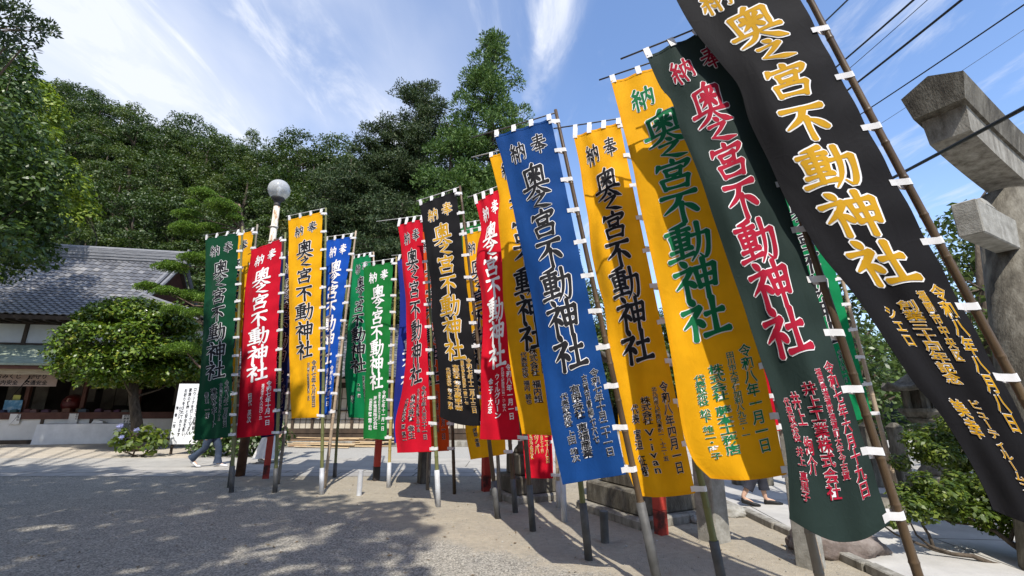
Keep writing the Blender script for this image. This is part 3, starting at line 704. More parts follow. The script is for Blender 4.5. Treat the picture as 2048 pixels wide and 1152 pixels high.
hy = [((x, y, z), (.22, .22, .16)) for x, y, z in [(-11.9, 14.7, .28), (-11.5, 14.6, .42), (-11.1, 14.7, .25), (-11.7, 14.9, .62), (-11.25, 14.9, .55), (-12.3, 14.9, .45), (-10.85, 14.8, .4), (-12.1, 14.8, .7), (-11.5, 15.0, .8), (-11.0, 15.0, .65)]]
hr = shrub('hydrangea_bush', 'hydrangea bush with a few pale blue flower heads below the white notice board', (-11.5, 14.8, 0), hy, L_AZ, 70, 0.10, 13, 'bush', up=.35)
M_PETAL = leaf_mat('hydrangea_petal', [(0, (.25, .28, .6)), (1, (.5, .5, .8))], objvar=0)
for c_, k_r in (((-12.05, 14.6, .92), .09), ((-11.55, 14.65, .8), .08), ((-11.85, 14.5, .6), .07)):
    quad_mesh('flower_head', leaves_on([(c_, (k_r, k_r, k_r * .75))], 2200, 0.02, rng=np.random.default_rng(4)), M_PETAL, hr, (-11.5, 14.8, 0))
# right: azaleas over the approach, trees behind the lantern
az1 = px_lobes([(1830, 880, 26), (1862, 868, 30), (1890, 880, 30), (1845, 905, 26), (1880, 910, 34), (1915, 915, 32), (1940, 945, 36), (1800, 925, 20), (1960, 900, 40), (2010, 930, 44), (1905, 850, 26)], 6.5, .35, 21, .75)
bz = np.array([6.3, 6.5, 0.0]); shrub('azalea_bush', 'upper azalea bush growing round the stone lantern', tuple(bz), az1, L_AZ, 1200, 0.030, 22, 'bush', stems=4, up=.4)
az2 = px_lobes([(1800, 985, 22), (1828, 985, 28), (1862, 990, 30), (1895, 985, 32), (1935, 990, 32), (1970, 995, 34), (2005, 1010, 36), (1815, 1020, 26), (1850, 1025, 26), (1900, 1020, 30), (1950, 1030, 30), (1990, 1050, 28), (1790, 1040, 20), (2040, 1040, 34), (1845, 960, 22), (1980, 965, 28), (1875, 1010, 30), (1925, 1010, 32), (1955, 970, 26), (1830, 1005, 24), (1910, 960, 24)], 5.6, .3, 23, .7)
bz2 = ground(2130, 1150); root = thing('azalea_bush', tuple(bz2), 'low sunlit azalea bush with long crooked stems over the right pavement', 'bush')
quad_mesh('foliage', leaves_on(az2, 1250, 0.030, rng=np.random.default_rng(24), up=.45), L_AZ, root, bz2)
sb = MB(); sb.sm = True
def limb(pts, Ys, r0, r1):
    P = [atY(x, y, Y) for (x, y), Y in zip(pts, Ys)]
    sb.tube(P, list(np.linspace(r0, r1, len(P))), n=7)
limb([(2130, 1150), (2048, 1142), (1985, 1128), (1945, 1112), (1905, 1108), (1870, 1100), (1830, 1085), (1790, 1068), (1765, 1050)], [5.2, 5.2, 5.25, 5.3, 5.4, 5.45, 5.5, 5.6, 5.6], .032, .008)
limb([(1868, 1098), (1858, 1070), (1845, 1050), (1838, 1015)], [5.45, 5.5, 5.55, 5.6], .02, .008)
limb([(1905, 1108), (1860, 1092), (1833, 1070), (1818, 1040)], [5.4, 5.45, 5.5, 5.6], .018, .007)
limb([(2130, 1170), (2060, 1112), (2020, 1085), (1990, 1062), (1950, 1050)], [5.1, 5.2, 5.3, 5.4, 5.5], .04, .014)
limb([(2020, 1085), (2030, 1050), (2045, 1020)], [5.3, 5.35, 5.4], .02, .008)
limb([(1970, 1058), (1930, 1030), (1900, 1010), (1870, 1000)], [5.45, 5.5, 5.55, 5.6], .016, .006)
limb([(1950, 1050), (1900, 1045), (1870, 1030)], [5.5, 5.5, 5.6], .012, .005)
sb.build('stems', M_BARK, root, bz2)
t1 = px_lobes([(1720, 610, 40), (1760, 640, 45), (1700, 680, 44), (1760, 710, 50), (1800, 750, 46), (1720, 760, 46), (1770, 800, 44), (1830, 700, 40), (1850, 780, 44), (1740, 850, 46), (1690, 560, 40), (1880, 740, 46), (1800, 860, 40), (1660, 620, 44)], 12.5, 1.0, 25)
bt = np.array([9.6, 12.6, 0]); lobe_tree('broadleaf_tree', 'leafy green tree behind the stone lantern, left of the torii pillar', tuple(bt), t1, L_HEDGE, 48, 0.085, trunk=[bt, bt + (0, 0, 1.5), bt + (-.1, 0, 3), bt + (-.2, 0, 4.4)], trunk_r=(.18, .07), seed=26)
t2 = px_lobes([(1905, 512, 20), (1935, 525, 16), (1960, 540, 18), (1920, 555, 18), (1975, 585, 20), (1940, 590, 16), (1900, 590, 22), (1880, 640, 34), (1940, 630, 28), (1985, 640, 24), (1920, 690, 40), (1960, 700, 36), (2040, 295, 14), (2070, 300, 30), (2075, 550, 40), (2030, 285, 8)], 9.5, .5, 27)
bt2 = np.array([10.0, 9.6, 0]); lobe_tree('broadleaf_tree', 'airy tree with sparse twigs beside the torii pillar', tuple(bt2), t2, L_HILL, 42, 0.075, trunk=[bt2, bt2 + (0, 0, 2), bt2 + (.2, 0, 4), bt2 + (.6, 0, 6.0)], trunk_r=(.14, .05), seed=28, jitter=.5)
t3 = [((x, y, z), (1.3, 1.3, 1.1)) for x, y, z in [(2.5, 26, 4.5), (4, 25.5, 3), (3.4, 26.5, 6), (5.4, 26, 5), (1.6, 26, 3), (6.6, 26, 3.4), (4.4, 26, 7.2), (7.5, 26.5, 5), (0.5, 26.4, 4.2)]]
bt3 = np.array([4.0, 26.2, 0]); lobe_tree('broadleaf_tree', 'rounded green tree far behind, seen between the blue and yellow banners', tuple(bt3), t3, L_HILL, 22, 0.15, trunk=[bt3, bt3 + (0, 0, 2.5), bt3 + (0, 0, 5.5)], trunk_r=(.25, .08), seed=29)
# trees behind the viewer whose shade falls over the forecourt
sh = []
rg = np.random.default_rng(55)
k_ = math.cos(SUN_EL) / math.sin(SUN_EL)
def shade_lobe(gx, gy, h, s):     # a bough that shades the ground at (gx, gy)
    sh.append(((gx + math.sin(SUN_AZ) * k_ * h, gy - math.cos(SUN_AZ) * k_ * h, h), (s, s, s * .6)))
for gx in np.arange(-15.5, -0.4, 1.35):
    for gy in np.arange(2.6, 12.3, 1.3):
        lim = -0.30 - max(0, gy - 6.3) * 1.02 if gy > 4.6 else -0.5 + (4.6 - gy) * .1
        if gx > lim: continue
        if gy > 11.6 and gx > -9.5: continue
        edge = min(1.0, (lim - gx) / 2.6)
        if rg.random() < 0.26 * (1 - edge) + 0.03: continue
        shade_lobe(gx + rg.uniform(-.4, .4), gy + rg.uniform(-.4, .4), rg.uniform(9.5, 13.5), rg.uniform(.85, 1.15) * (0.66 + 0.34 * edge))
for gx in np.arange(-21.5, -14.6, 1.3):
    for gy in (18.95, 20.1):
        shade_lobe(gx + rg.uniform(-.3, .3), gy, rg.uniform(14, 15.5), rg.uniform(.85, 1.1))
bs = np.array([-7.5, -5.5, 0]); lobe_tree('shade_tree', 'tall spreading tree whose leafy shade dapples the gravel in the foreground', tuple(bs), sh, L_HILL, 40, 0.17, trunk=[bs, bs + (.3, .2, 3), bs + (.6, .8, 6), bs + (.6, 1.5, 9.5), bs + (.6, 2, 12)], trunk_r=(.5, .2), seed=56, jitter=.5)
# unseen trees added behind and beside the viewer to block low skylight
for k in range(26):
    a = R(200 + 140 * k / 25 if k < 18 else (-18 + 6 * (k - 18) if k < 22 else 180 - 4 + 6 * (k - 22) - 10))
    d_ = rt.uniform(15, 18); o = rt.choice(protos).copy(); COL.objects.link(o)
    x, y = d_ * math.cos(a), d_ * math.sin(a) * .9
    if k >= 18: x, y = (24 if k < 22 else -30) + rt.uniform(-1, 1), 4 + 5 * ((k - 18) % 4)
    o.location = (x, y, -.2); o.rotation_euler = (0, 0, rt.uniform(0, 6)); sc = rt.uniform(1.25, 1.55); o.scale = (sc * 1.1, sc * 1.1, sc)
    tag(o, 'unseen green tree added around the viewer to block low skylight', 'tree', 'trees added out of view to block low skylight')

# ---------------------------------------------------------------- votive banners on bamboo poles
def cloth_mat(name, c, trans=0.22):
    m, nt, p = new_mat(name)
    tcn = nnode(nt, 'ShaderNodeTexCoord')
    nz = nnode(nt, 'ShaderNodeTexNoise'); nz.inputs['Scale'].default_value = 5; nz.inputs['Detail'].default_value = 4
    nt.links.new(tcn.outputs['Object'], nz.inputs['Vector'])
    rp = ramp_node(nt, [(0.3, tuple(k * 0.86 for k in c)), (0.7, c)]); nt.links.new(nz.outputs['Fac'], rp.inputs[0])
    nt.links.new(rp.outputs[0], p.inputs['Base Color'])
    p.inputs['Roughness'].default_value = 0.75; p.inputs['Specular IOR Level'].default_value = 0.12
    p.inputs['Sheen Weight'].default_value = 0.04
    b = nnode(nt, 'ShaderNodeBump'); b.inputs['Strength'].default_value = 0.24; b.inputs['Distance'].default_value = 0.03
    mp = nnode(nt, 'ShaderNodeMapping'); mp.inputs['Scale'].default_value = (2.2, 2.2, 0.9); mp.inputs['Rotation'].default_value = (0.0, 0.5, 0.0)
    nt.links.new(tcn.outputs['Object'], mp.inputs[0])
    n2 = nnode(nt, 'ShaderNodeTexNoise'); n2.inputs['Scale'].default_value = 3.0; n2.inputs['Detail'].default_value = 7; n2.inputs['Roughness'].default_value = 0.55; n2.inputs['Distortion'].default_value = 0.8
    nt.links.new(mp.outputs[0], n2.inputs['Vector'])
    # sharp little creases: the ridges of a second, finer noise
    n3 = nnode(nt, 'ShaderNodeTexNoise'); n3.inputs['Scale'].default_value = 4.5; n3.inputs['Detail'].default_value = 3; n3.inputs['Distortion'].default_value = 1.2
    mp3 = nnode(nt, 'ShaderNodeMapping'); mp3.inputs['Scale'].default_value = (1.0, 1.0, 0.55); mp3.inputs['Rotation'].default_value = (0.0, -0.7, 0.0); nt.links.new(tcn.outputs['Object'], mp3.inputs[0]); nt.links.new(mp3.outputs[0], n3.inputs['Vector'])
    a1 = nnode(nt, 'ShaderNodeMath', operation='SUBTRACT'); a1.inputs[1].default_value = 0.5; nt.links.new(n3.outputs['Fac'], a1.inputs[0])
    a2 = nnode(nt, 'ShaderNodeMath', operation='ABSOLUTE'); nt.links.new(a1.outputs[0], a2.inputs[0])
    a3 = nnode(nt, 'ShaderNodeMapRange'); a3.inputs['From Min'].default_value = 0.0; a3.inputs['From Max'].default_value = 0.05; a3.inputs['To Min'].default_value = 0.07; a3.inputs['To Max'].default_value = 0.0; nt.links.new(a2.outputs[0], a3.inputs['Value'])
    a4 = nnode(nt, 'ShaderNodeMath', operation='ADD'); nt.links.new(n2.outputs['Fac'], a4.inputs[0]); nt.links.new(a3.outputs[0], a4.inputs[1])
    nt.links.new(a4.outputs[0], b.inputs['Height'])
    nt.links.new(b.outputs[0], p.inputs['Normal'])
    return add_translucent(m, trans)
CL = {
 'dark green': cloth_mat('cloth_dark_green', (0.003, 0.062, 0.026)),
 'red': cloth_mat('cloth_red', (0.62, 0.006, 0.025)),
 'yellow': cloth_mat('cloth_yellow', (0.86, 0.42, 0.006)),
 'navy': cloth_mat('cloth_navy', (0.008, 0.014, 0.075)),
 'blue': cloth_mat('cloth_blue', (0.008, 0.085, 0.48)),
 'deep blue': cloth_mat('cloth_deep_blue', (0.008, 0.06, 0.235)),
 'green': cloth_mat('cloth_green', (0.012, 0.19, 0.038)),
 'bright green': cloth_mat('cloth_bright_green', (0.004, 0.22, 0.075)),
 'violet blue': cloth_mat('cloth_violet_blue', (0.02, 0.035, 0.26)),
 'black': cloth_mat('cloth_black', (0.0085, 0.008, 0.0098), 0.05),
 'orange': cloth_mat('cloth_orange', (0.62, 0.07, 0.008)),
 'slate green': cloth_mat('cloth_slate_green', (0.020, 0.035, 0.031), 0.12),
}
INK = {'white': mat('ink_white', [(0, (0.78, 0.77, 0.78))], rough=0.8, spec=0.2), 'black': mat('ink_black', [(0, (0.014, 0.014, 0.017))], rough=0.8, spec=0.2),
       'gold': mat('ink_gold', [(0, (0.50, 0.265, 0.008))], rough=0.8, spec=0.2), 'green': mat('ink_green', [(0, (0.006, 0.15, 0.055))], rough=0.8, spec=0.2),
       'red': mat('ink_red', [(0, (0.34, 0.006, 0.028))], rough=0.8, spec=0.2)}
M_STRAP = add_translucent(mat('white_tape', [(0.3, (0.72, 0.71, 0.72)), (0.7, (0.82, 0.81, 0.82))], scale=12, rough=0.7), 0.2)
BAM = {
 'green': mat('bamboo_green', [(0.25, (0.085, 0.10, 0.035)), (0.6, (0.16, 0.16, 0.06)), (0.8, (0.25, 0.20, 0.09))], scale=3, stretch=(3, 3, 0.6), rough=0.45, bump=0.1),
 'brown': mat('bamboo_brown', [(0.25, (0.035, 0.021, 0.011)), (0.55, (0.09, 0.057, 0.03)), (0.8, (0.16, 0.11, 0.055))], scale=3, stretch=(3, 3, 0.6), rough=0.42, bump=0.1),
 'tan': mat('bamboo_tan', [(0.25, (0.26, 0.19, 0.13)), (0.6, (0.40, 0.31, 0.22)), (0.8, (0.5, 0.42, 0.32))], scale=3, stretch=(3, 3, 0.6), rough=0.5, bump=0.1),
 'grey': mat('bamboo_grey', [(0.25, (0.12, 0.10, 0.08)), (0.6, (0.22, 0.19, 0.15)), (0.8, (0.33, 0.30, 0.25))], scale=3, stretch=(3, 3, 0.6), rough=0.6, bump=0.15),
 'yellow': mat('bamboo_yellow', [(0.25, (0.22, 0.16, 0.05)), (0.6, (0.42, 0.33, 0.12)), (0.8, (0.5, 0.42, 0.2))], scale=3, stretch=(3, 3, 0.6), rough=0.45, bump=0.1),
}
M_PIPE = mat('grey_plastic_pipe', [(0.3, (0.045, 0.044, 0.043)), (0.55, (0.09, 0.089, 0.088)), (0.8, (0.15, 0.14, 0.125))], scale=5, rough=0.6, detail=9)
M_PIPEW = mat('white_plastic_pipe', [(0.28, (0.22, 0.11, 0.06)), (0.36, (0.42, 0.42, 0.43)), (0.7, (0.58, 0.60, 0.63))], scale=3.5, rough=0.5)
M_ROD = mat('thin_rod', [(0.3, (0.05, 0.05, 0.055)), (0.7, (0.12, 0.12, 0.12))], scale=8, rough=0.4)
M_RODW = mat('pale_rod', [(0.3, (0.4, 0.4, 0.38)), (0.7, (0.6, 0.6, 0.58))], scale=8, rough=0.4)

def bamboo(mb, P, r0, r1, rnd):
    """P(s) -> point, s 0..1; swollen rings at the nodes"""
    L = (P(1.0) - P(0.0)).length
    pts = []; rad = []
    s = 0.0; node = rnd.uniform(0.12, 0.3)
    ring = [0.0]
    z = node
    while z < L:
        ring += [z - 0.022, z - 0.006, z, z + 0.006, z + 0.02]
        z += rnd.uniform(0.26, 0.38) * (0.8 + 0.4 * z / L)
    ring.append(L)
    base = 0.0
    nodes = ring[3::5]
    for q in ring:
        t = min(max(q / L, 0), 1)
        r = r0 + (r1 - r0) * t
        k = min((abs(q - n) for n in nodes), default=1)
        if k < 0.004: r *= 1.13
        elif k < 0.008: r *= 1.05
        elif k < 0.024: r *= 0.985
        pts.append(P(t)); rad.append(r)
    mb.tube(pts, rad, n=12)
    return mb

MAINCH = [('奥', .188, .205, .40, .405), ('之', .258, .5, .33, .25), ('宮', .335, .5, .38, .345), ('不', .428, .5, .39, .345), ('動', .524, .5, .43, .375), ('神', .620, .5, .42, .375), ('社', .714, .5, .42, .37)]
def nobori(key, label, cloth, base, top, TL, BL, TR, BR, ink='black', edge='white', left=(), text=('', '', '', ''), away=0.05, tanps=0.32, mid=None, bam='brown', pipe=None,
           rodL=None, rod=None, r0=0.033, r1=0.02, nstrap=11, amp=1.0, tv=(0.745, 0.955), mainu=0.5, sag=0.0, tanpb=None, usc=1.0, main=True, extra=(), vsc=0.965, vof=0.0, og=2.5):
    rnd = random.Random(key); g = ground(*base)
    root = thing('votive_banner', tuple(g), label, 'banner', 'tall votive banners standing in rows on bamboo poles')
    def on_plane(px, aw=away):
        d = ray(*px); t = (g[1] + aw * CAM_H) / (d[1] - aw * d[2]); return Vector(EYE + d * t)
    G = Vector(g); T = on_plane(top)
    if mid:
        Mx = on_plane(mid); tm = (Mx - G).length / ((Mx - G).length + (T - Mx).length)
        # quadratic curve through base, mid and top
        C1 = (Mx - G * (1 - tm) ** 2 - T * tm ** 2) / (2 * tm * (1 - tm))
        P = lambda s: G * (1 - s) ** 2 + C1 * (2 * s * (1 - s)) + T * s * s
    else:
        P = lambda s: G + (T - G) * s
    L = sum((P((i + 1) / 20) - P(i / 20)).length for i in range(20))
    pd = (T - G).normalized()
    # where the sight line of a pixel passes the pole
    S_ = np.linspace(-0.05, 1.05, 800); PP = np.array([P(s) for s in S_])
    V = PP - EYE
    fw = V[:, 1] * math.cos(PITCH) + V[:, 2] * math.sin(PITCH); up = -V[:, 1] * math.sin(PITCH) + V[:, 2] * math.cos(PITCH)
    PX = 1024 + FPX * V[:, 0] / fw; PY = 576 - FPX * up / fw
    def s_near(px):
        return float(S_[np.argmin((PX - px[0]) ** 2 + (PY - px[1]) ** 2)])
    sT = s_near(TR); sB = s_near(BR)
    gap = 0.055 + r0 * 0.6
    def Rpt(v):
        return P(sT + (sB - sT) * v) + Vector((-gap, 0.0, 0.0))
    tb = tanps if tanpb is None else tanpb
    def left_pt(px, v):
        tp = tanps + (tb - tanps) * v
        Rv = Rpt(v); d = ray(*px)           # plane through R, vertical, holding direction (-1, tan)
        # points: EYE + d t ; need (y - Ry) = -tp (x - Rx)
        t = ((Rv.y - EYE[1]) + tp * (Rv.x - EYE[0])) / (d[1] + tp * d[0])
        return Vector(EYE + d * t)
    pxs = [TL] + list(left) + [BL]
    # rows: share of the left edge's length, refined once
    q = np.array(pxs, float); acc = np.r_[0, np.cumsum(np.linalg.norm(np.diff(q, axis=0), axis=1))]; vs = acc / acc[-1]
    for _ in range(3):
        pts = np.array([left_pt(p, v) for p, v in zip(pxs, vs)])
        acc = np.r_[0, np.cumsum(np.linalg.norm(np.diff(pts, axis=0), axis=1))]; vs = acc / acc[-1]
    Lk = pts
    def Lpt(v):
        i = min(max(int(np.searchsorted(vs, v, side='right')) - 1, 0), len(vs) - 2)
        a, b = Lk[i], Lk[i + 1]; h = vs[i + 1] - vs[i]; s = (v - vs[i]) / h
        m0 = (Lk[i + 1] - Lk[i - 1]) / (vs[i + 1] - vs[i - 1]) if i > 0 else (b - a) / h
        m1 = (Lk[i + 2] - Lk[i]) / (vs[i + 2] - vs[i]) if i + 2 < len(vs) else (b - a) / h
        return Vector((2 * s**3 - 3 * s**2 + 1) * a + (s**3 - 2 * s**2 + s) * h * m0 + (-2 * s**3 + 3 * s**2) * b + (s**3 - s**2) * h * m1)
    ph = [rnd.uniform(0, 6.28) for _ in range(9)]
    down0 = -pd
    def flat(u, v):
        a = Lpt(v); b = Rpt(v)
        return a + (b - a) * u
    NRM = Vector((-tanps, -1, 0)).normalized()
    clen = (Rpt(0) - Rpt(1)).length
    def wav(u, v):
        e = (1 - u) ** 0.7 * (0.45 + 0.55 * min(1, 5 * u)) * (0.25 + 0.75 * min(1, v * 5))
        w = 0.030 * math.sin(2 * math.pi * (0.75 * u + 1.15 * v) + ph[0]) + 0.018 * math.sin(2 * math.pi * (1.4 * u - 1.9 * v) + ph[1]) \
            + 0.012 * math.sin(2 * math.pi * (0.5 * u + 4.3 * v) + ph[2] + 2 * u) + 0.006 * math.sin(2 * math.pi * (3.2 * u + 2.6 * v) + ph[3])
        # short puckers hanging from each tie
        pk = math.cos(2 * math.pi * v * nstrap) * 0.007 * max(0, u - 0.55) / 0.45
        tp = math.exp(-v * 22) * 0.012 * math.cos(2 * math.pi * u * 3.0)
        bel = 0.055 * math.sin(math.pi * u) * math.sin(math.pi * min(1, v * 1.02) + 0.4 * math.sin(ph[4])) 
        return (w * e + bel * 0.7) * amp + pk + tp
    def F0(u, v):
        p = flat(u, v) + NRM * wav(u, v)
        if sag: p = p + down0 * (sag * math.sin(math.pi * min(1, u * 1.0)) * v ** 10)
        # hem scallops between the ties
        return p
    def Fn(u, v, off=0.0):
        p = F0(u, v)
        if off:
            e = 0.01
            du = F0(min(1, u + e), v) - F0(max(0, u - e), v); dv = F0(u, min(1, v + e)) - F0(u, max(0, v - e))
            n = du.cross(dv).normalized()
            if n.y > 0: n = -n
            p = p + n * off
        return p
    # pole
    mb = MB(); mb.sm = True
    bamboo(mb, P, r0, r1, rnd)
    mb.build('pole', BAM[bam], root, g)
    if pipe:
        pm = MB(); pm.sm = True
        h = pipe[0] / L; rr = r0 * 1.28
        pm.tube([P(0) + Vector((0, 0, -0.02)), P(h * 0.5), P(h)], rr, n=14)
        pm.build('socket_pipe', M_PIPEW if pipe[1] == 'white' else M_PIPE, root, g)
    # cloth
    NU, NV = 18, 84
    grid = [[F0(i / NU, j / NV) for i in range(NU + 1)] for j in range(NV + 1)]
    cm = MB(); cm.sm = True; cm.grid(grid)
    co = cm.build('cloth', CL[cloth], root, g)
    hemm = MB(); hemm.sm = False; hw = 0.028
    NH = 60
    hemm.grid([[Fn(0.0005, .999 * j / NH, .0028) - pd * 0, Fn(hw / .8, .999 * j / NH, .0028)] for j in range(NH + 1)])
    hemm.grid([[Fn(hw / .8 + (.985 - hw / .8) * i / 16, v_, .0028) for i in range(17)] for v_ in (1 - hw / clen * 1.0, .9995)])
    hemm.grid([[Fn(hw / .8 + (.985 - hw / .8) * i / 16, v_, .0028) for i in range(17)] for v_ in (.0005, hw / clen)])
    hemm.build('hem', CL[cloth], co, g)
    # rod along the top edge
    tl, tr = F0(0, 0), F0(1, 0)
    upv = pd * 0.085
    rl = tl + upv + (tl - tr).normalized() * 0.06; rr_ = P(min(sT + 0.085 / L, 1.0))
    if rodL: 
        d = ray(*rodL); t = ((rr_.y - EYE[1]) + tanps * rr_.x) / (d[1] + tanps * d[0]); rl = Vector(EYE + d * t)
    rm = MB(); rm.sm = True; rm.tube([rl, (rl + rr_) / 2 + Vector((0, 0, -0.004)), rr_, P(min(sT + 0.085 / L, 1.0) - 0.03)], 0.0085, n=7)
    rm.build('rod', M_RODW if rod == 'pale' else M_ROD, root, g)
    # straps along the top: bands over the rod
    rd = (rr_ - rl).normalized(); fr = NRM
    for k in range(4):
        u = 0.03 + 0.94 * k / 3
        a = F0(u, 0.004); s = (a - rl).dot(rd); tq = rl + rd * s
        w2 = 0.026
        loop = [a + fr * 0.004 + (a - tq) * 0.12, a + fr * 0.006, tq + fr * 0.013, tq + (tq - a).normalized() * 0.012, tq - fr * 0.013, a - fr * 0.006, a - fr * 0.004 + (a - tq) * 0.12]
        sm = MB(); sm.grid([[p - rd * w2, p + rd * w2] for p in loop]); sm.build('strap', M_STRAP, root, g)
    # straps down the side: bands round the pole
    for k in range(nstrap):
        v = 0.012 + 0.978 * k / (nstrap - 1)
        a = F0(1, min(v, 0.995)); sp = sT + (sB - sT) * v; c = P(sp); rr2 = (r0 + (r1 - r0) * sp) + 0.004
        tl_ = rnd.uniform(-0.02, 0.02)
        inn = (a - F0(0.94, min(v, 0.995))).normalized()
        out = (c - a); out = (out - pd * out.dot(pd)).normalized(); sd_ = pd.cross(out).normalized()
        if sd_.y > 0: sd_ = -sd_
        path = [a - inn * 0.035 + sd_ * 0.005, a + sd_ * 0.006]
        for ang in (60, 90, 120, 150, 180, 210, 240, 270, 300):
            th = R(ang)
            path.append(c + (-out * math.cos(th) + sd_ * math.sin(th)) * rr2 * (1.0))
        path += [a - sd_ * 0.006, a - inn * 0.035 - sd_ * 0.005]
        w2 = 0.024
        sm = MB(); sm.grid([[p - pd * w2 + pd * tl_ * (i / 6), p + pd * w2 + pd * tl_ * (i / 6)] for i, p in enumerate(path)]); sm.build('strap', M_STRAP, root, g)
    # lettering: dyed characters lying on the cloth
    CW, CLn = 0.80, clen
    lm = MB()
    def put(V2, F, u0, v0, sx, sy, off, rot=False):
        vs_ = []
        for x, y in V2:
            if rot: x, y = y, -x
            uu = u0 + x * sx / CW; vv = v0 - y * sy / CLn
            vs_.append(Fn(min(max(uu, 0.0), 1.0), min(max(vv, 0.0), 0.999), off))
        lm.add(vs_, F)
    items = []
    if main:
        items += [('奉', .70, .072, .225, .25), ('納', .30, .082, .225, .25)]
        items += [(c, mainu + (0 if c != '之' else 0.01), .186 + vof + (v - .188) * vsc, sx * usc, sy * (.5 + .5 * vsc)) for c, v, _, sx, sy in MAINCH]
    for k_i, (c, u0, v0, sx, sy) in enumerate(items):
        if k_i == 2: lm.build('lettering', [INK[ink], INK[edge or ink]], co, g); lm = MB()
        if edge:
            lm.cur = 1
            for k, (V2, F) in enumerate(brush_glyph(c, og if sx > .3 else og * 1.3)): put(V2, F, u0, v0, sx, sy, 0.0035 + k * 0.00008)
        lm.cur = 0
        for k, (V2, F) in enumerate(brush_glyph(c, 0.0)): put(V2, F, u0, v0, sx, sy, 0.0062 + k * 0.00012)
    cols = [(0.835, tv[0], tv[1], 0.112, text[0]), (0.665, tv[0] + .01, tv[1] - .03, 0.072, text[1]), (0.485, tv[0] + .03, tv[1] - .005, 0.14, text[2]), (0.285, tv[0] + .045, tv[1], 0.10, text[3])]
    cols += list(extra)
    for u0, v0, v1, wd, tx in cols:
        if lm.f: lm.build('lettering', [INK[ink], INK[edge or ink]], co, g); lm = MB()
        if not tx: continue
        units = sum(0.55 if ch == ' ' else 1.0 for ch in tx)
        ch_h = min((v1 - v0) * CLn / units, wd * 1.12)
        font_glyphs(set(tx) - {' '}, (0.018, 0.042))
        y = v0
        for ch in tx:
            if ch == ' ': y += 0.55 * ch_h / CLn; continue
            rot = ch in 'ー-'
            sx, sy = wd, ch_h * 1.04
            if ord(ch) < 0x2000 and ch not in '-': sx, sy = wd * 1.35, ch_h * 1.3
            yc = y + 0.5 * ch_h / CLn
            sl = 0.05
            if edge:
                V2, F = FONT_CACHE[(ch, 0.042)]; lm.cur = 1
                put([(a, b + sl * a) for a, b in V2], F, u0, yc, sx, sy, 0.0035, rot)
            V2, F = FONT_CACHE[(ch, 0.018)]; lm.cur = 0
            put([(a, b + sl * a) for a, b in V2], F, u0, yc, sx, sy, 0.0062, rot)
            y += ch_h / CLn
    if lm.f:
        lm.build('lettering', [INK[ink], INK[edge or ink]], co, g)
    return root
def letters_on(o): pass
# ---------------------------------------------------------------- buildings
M_PLASTER = mat('white_plaster', [(0.3, (0.60, 0.58, 0.54)), (0.7, (0.72, 0.70, 0.66))], scale=2, rough=0.9, detail=8)
M_WOOD = mat('dark_timber', [(0.3, (0.035, 0.024, 0.017)), (0.7, (0.08, 0.055, 0.038))], scale=4, stretch=(1, 1, .3), rough=0.75, bump=0.2)
M_WOODR = mat('red_brown_timber', [(0.3, (0.07, 0.028, 0.02)), (0.7, (0.12, 0.05, 0.035))], scale=4, rough=0.7)
M_COPPER = mat('verdigris_copper', [(0.25, (0.15, 0.175, 0.13)), (0.5, (0.26, 0.30, 0.225)), (0.75, (0.36, 0.39, 0.30))], scale=2.5, stretch=(3, 1, 1), rough=0.7, detail=9)
def tile_mat(name='roof_tile', k=1.0):
    m, nt, p = new_mat(name)
    g = nnode(nt, 'ShaderNodeNewGeometry'); rp = ramp_node(nt, [(0, (0.11 * k, 0.113 * k, 0.127 * k)), (0.5, (0.165 * k, 0.168 * k, 0.183 * k)), (0.85, (0.23 * k, 0.23 * k, 0.24 * k)), (1, (0.31 * k, 0.30 * k, 0.295 * k))])
    nt.links.new(g.outputs['Random Per Island'], rp.inputs[0])
    tcn = nnode(nt, 'ShaderNodeTexCoord'); nz = nnode(nt, 'ShaderNodeTexNoise'); nz.inputs['Scale'].default_value = 2.5; nz.inputs['Detail'].default_value = 8; nt.links.new(tcn.outputs['Object'], nz.inputs['Vector'])
    r2 = ramp_node(nt, [(0.35, (0.75, 0.74, 0.72)), (0.65, (1.1, 1.1, 1.1))]); nt.links.new(nz.outputs['Fac'], r2.inputs[0])
    mu = nnode(nt, 'ShaderNodeMix', data_type='RGBA', blend_type='MULTIPLY'); mu.inputs['Factor'].default_value = 1
    nt.links.new(rp.outputs[0], mu.inputs['A']); nt.links.new(r2.outputs[0], mu.inputs['B']); nt.links.new(mu.outputs['Result'], p.inputs['Base Color'])
    p.inputs['Roughness'].default_value = 0.42; p.inputs['Specular IOR Level'].default_value = 0.6
    return m
M_TILE = tile_mat('roof_tile', .78)
M_RIDGE = mat('ridge_tiles', [(0.3, (0.10, 0.105, 0.12)), (0.7, (0.24, 0.24, 0.25))], scale=3, stretch=(1, 1, 8), rough=0.55, bump=0.4, bscale=12)
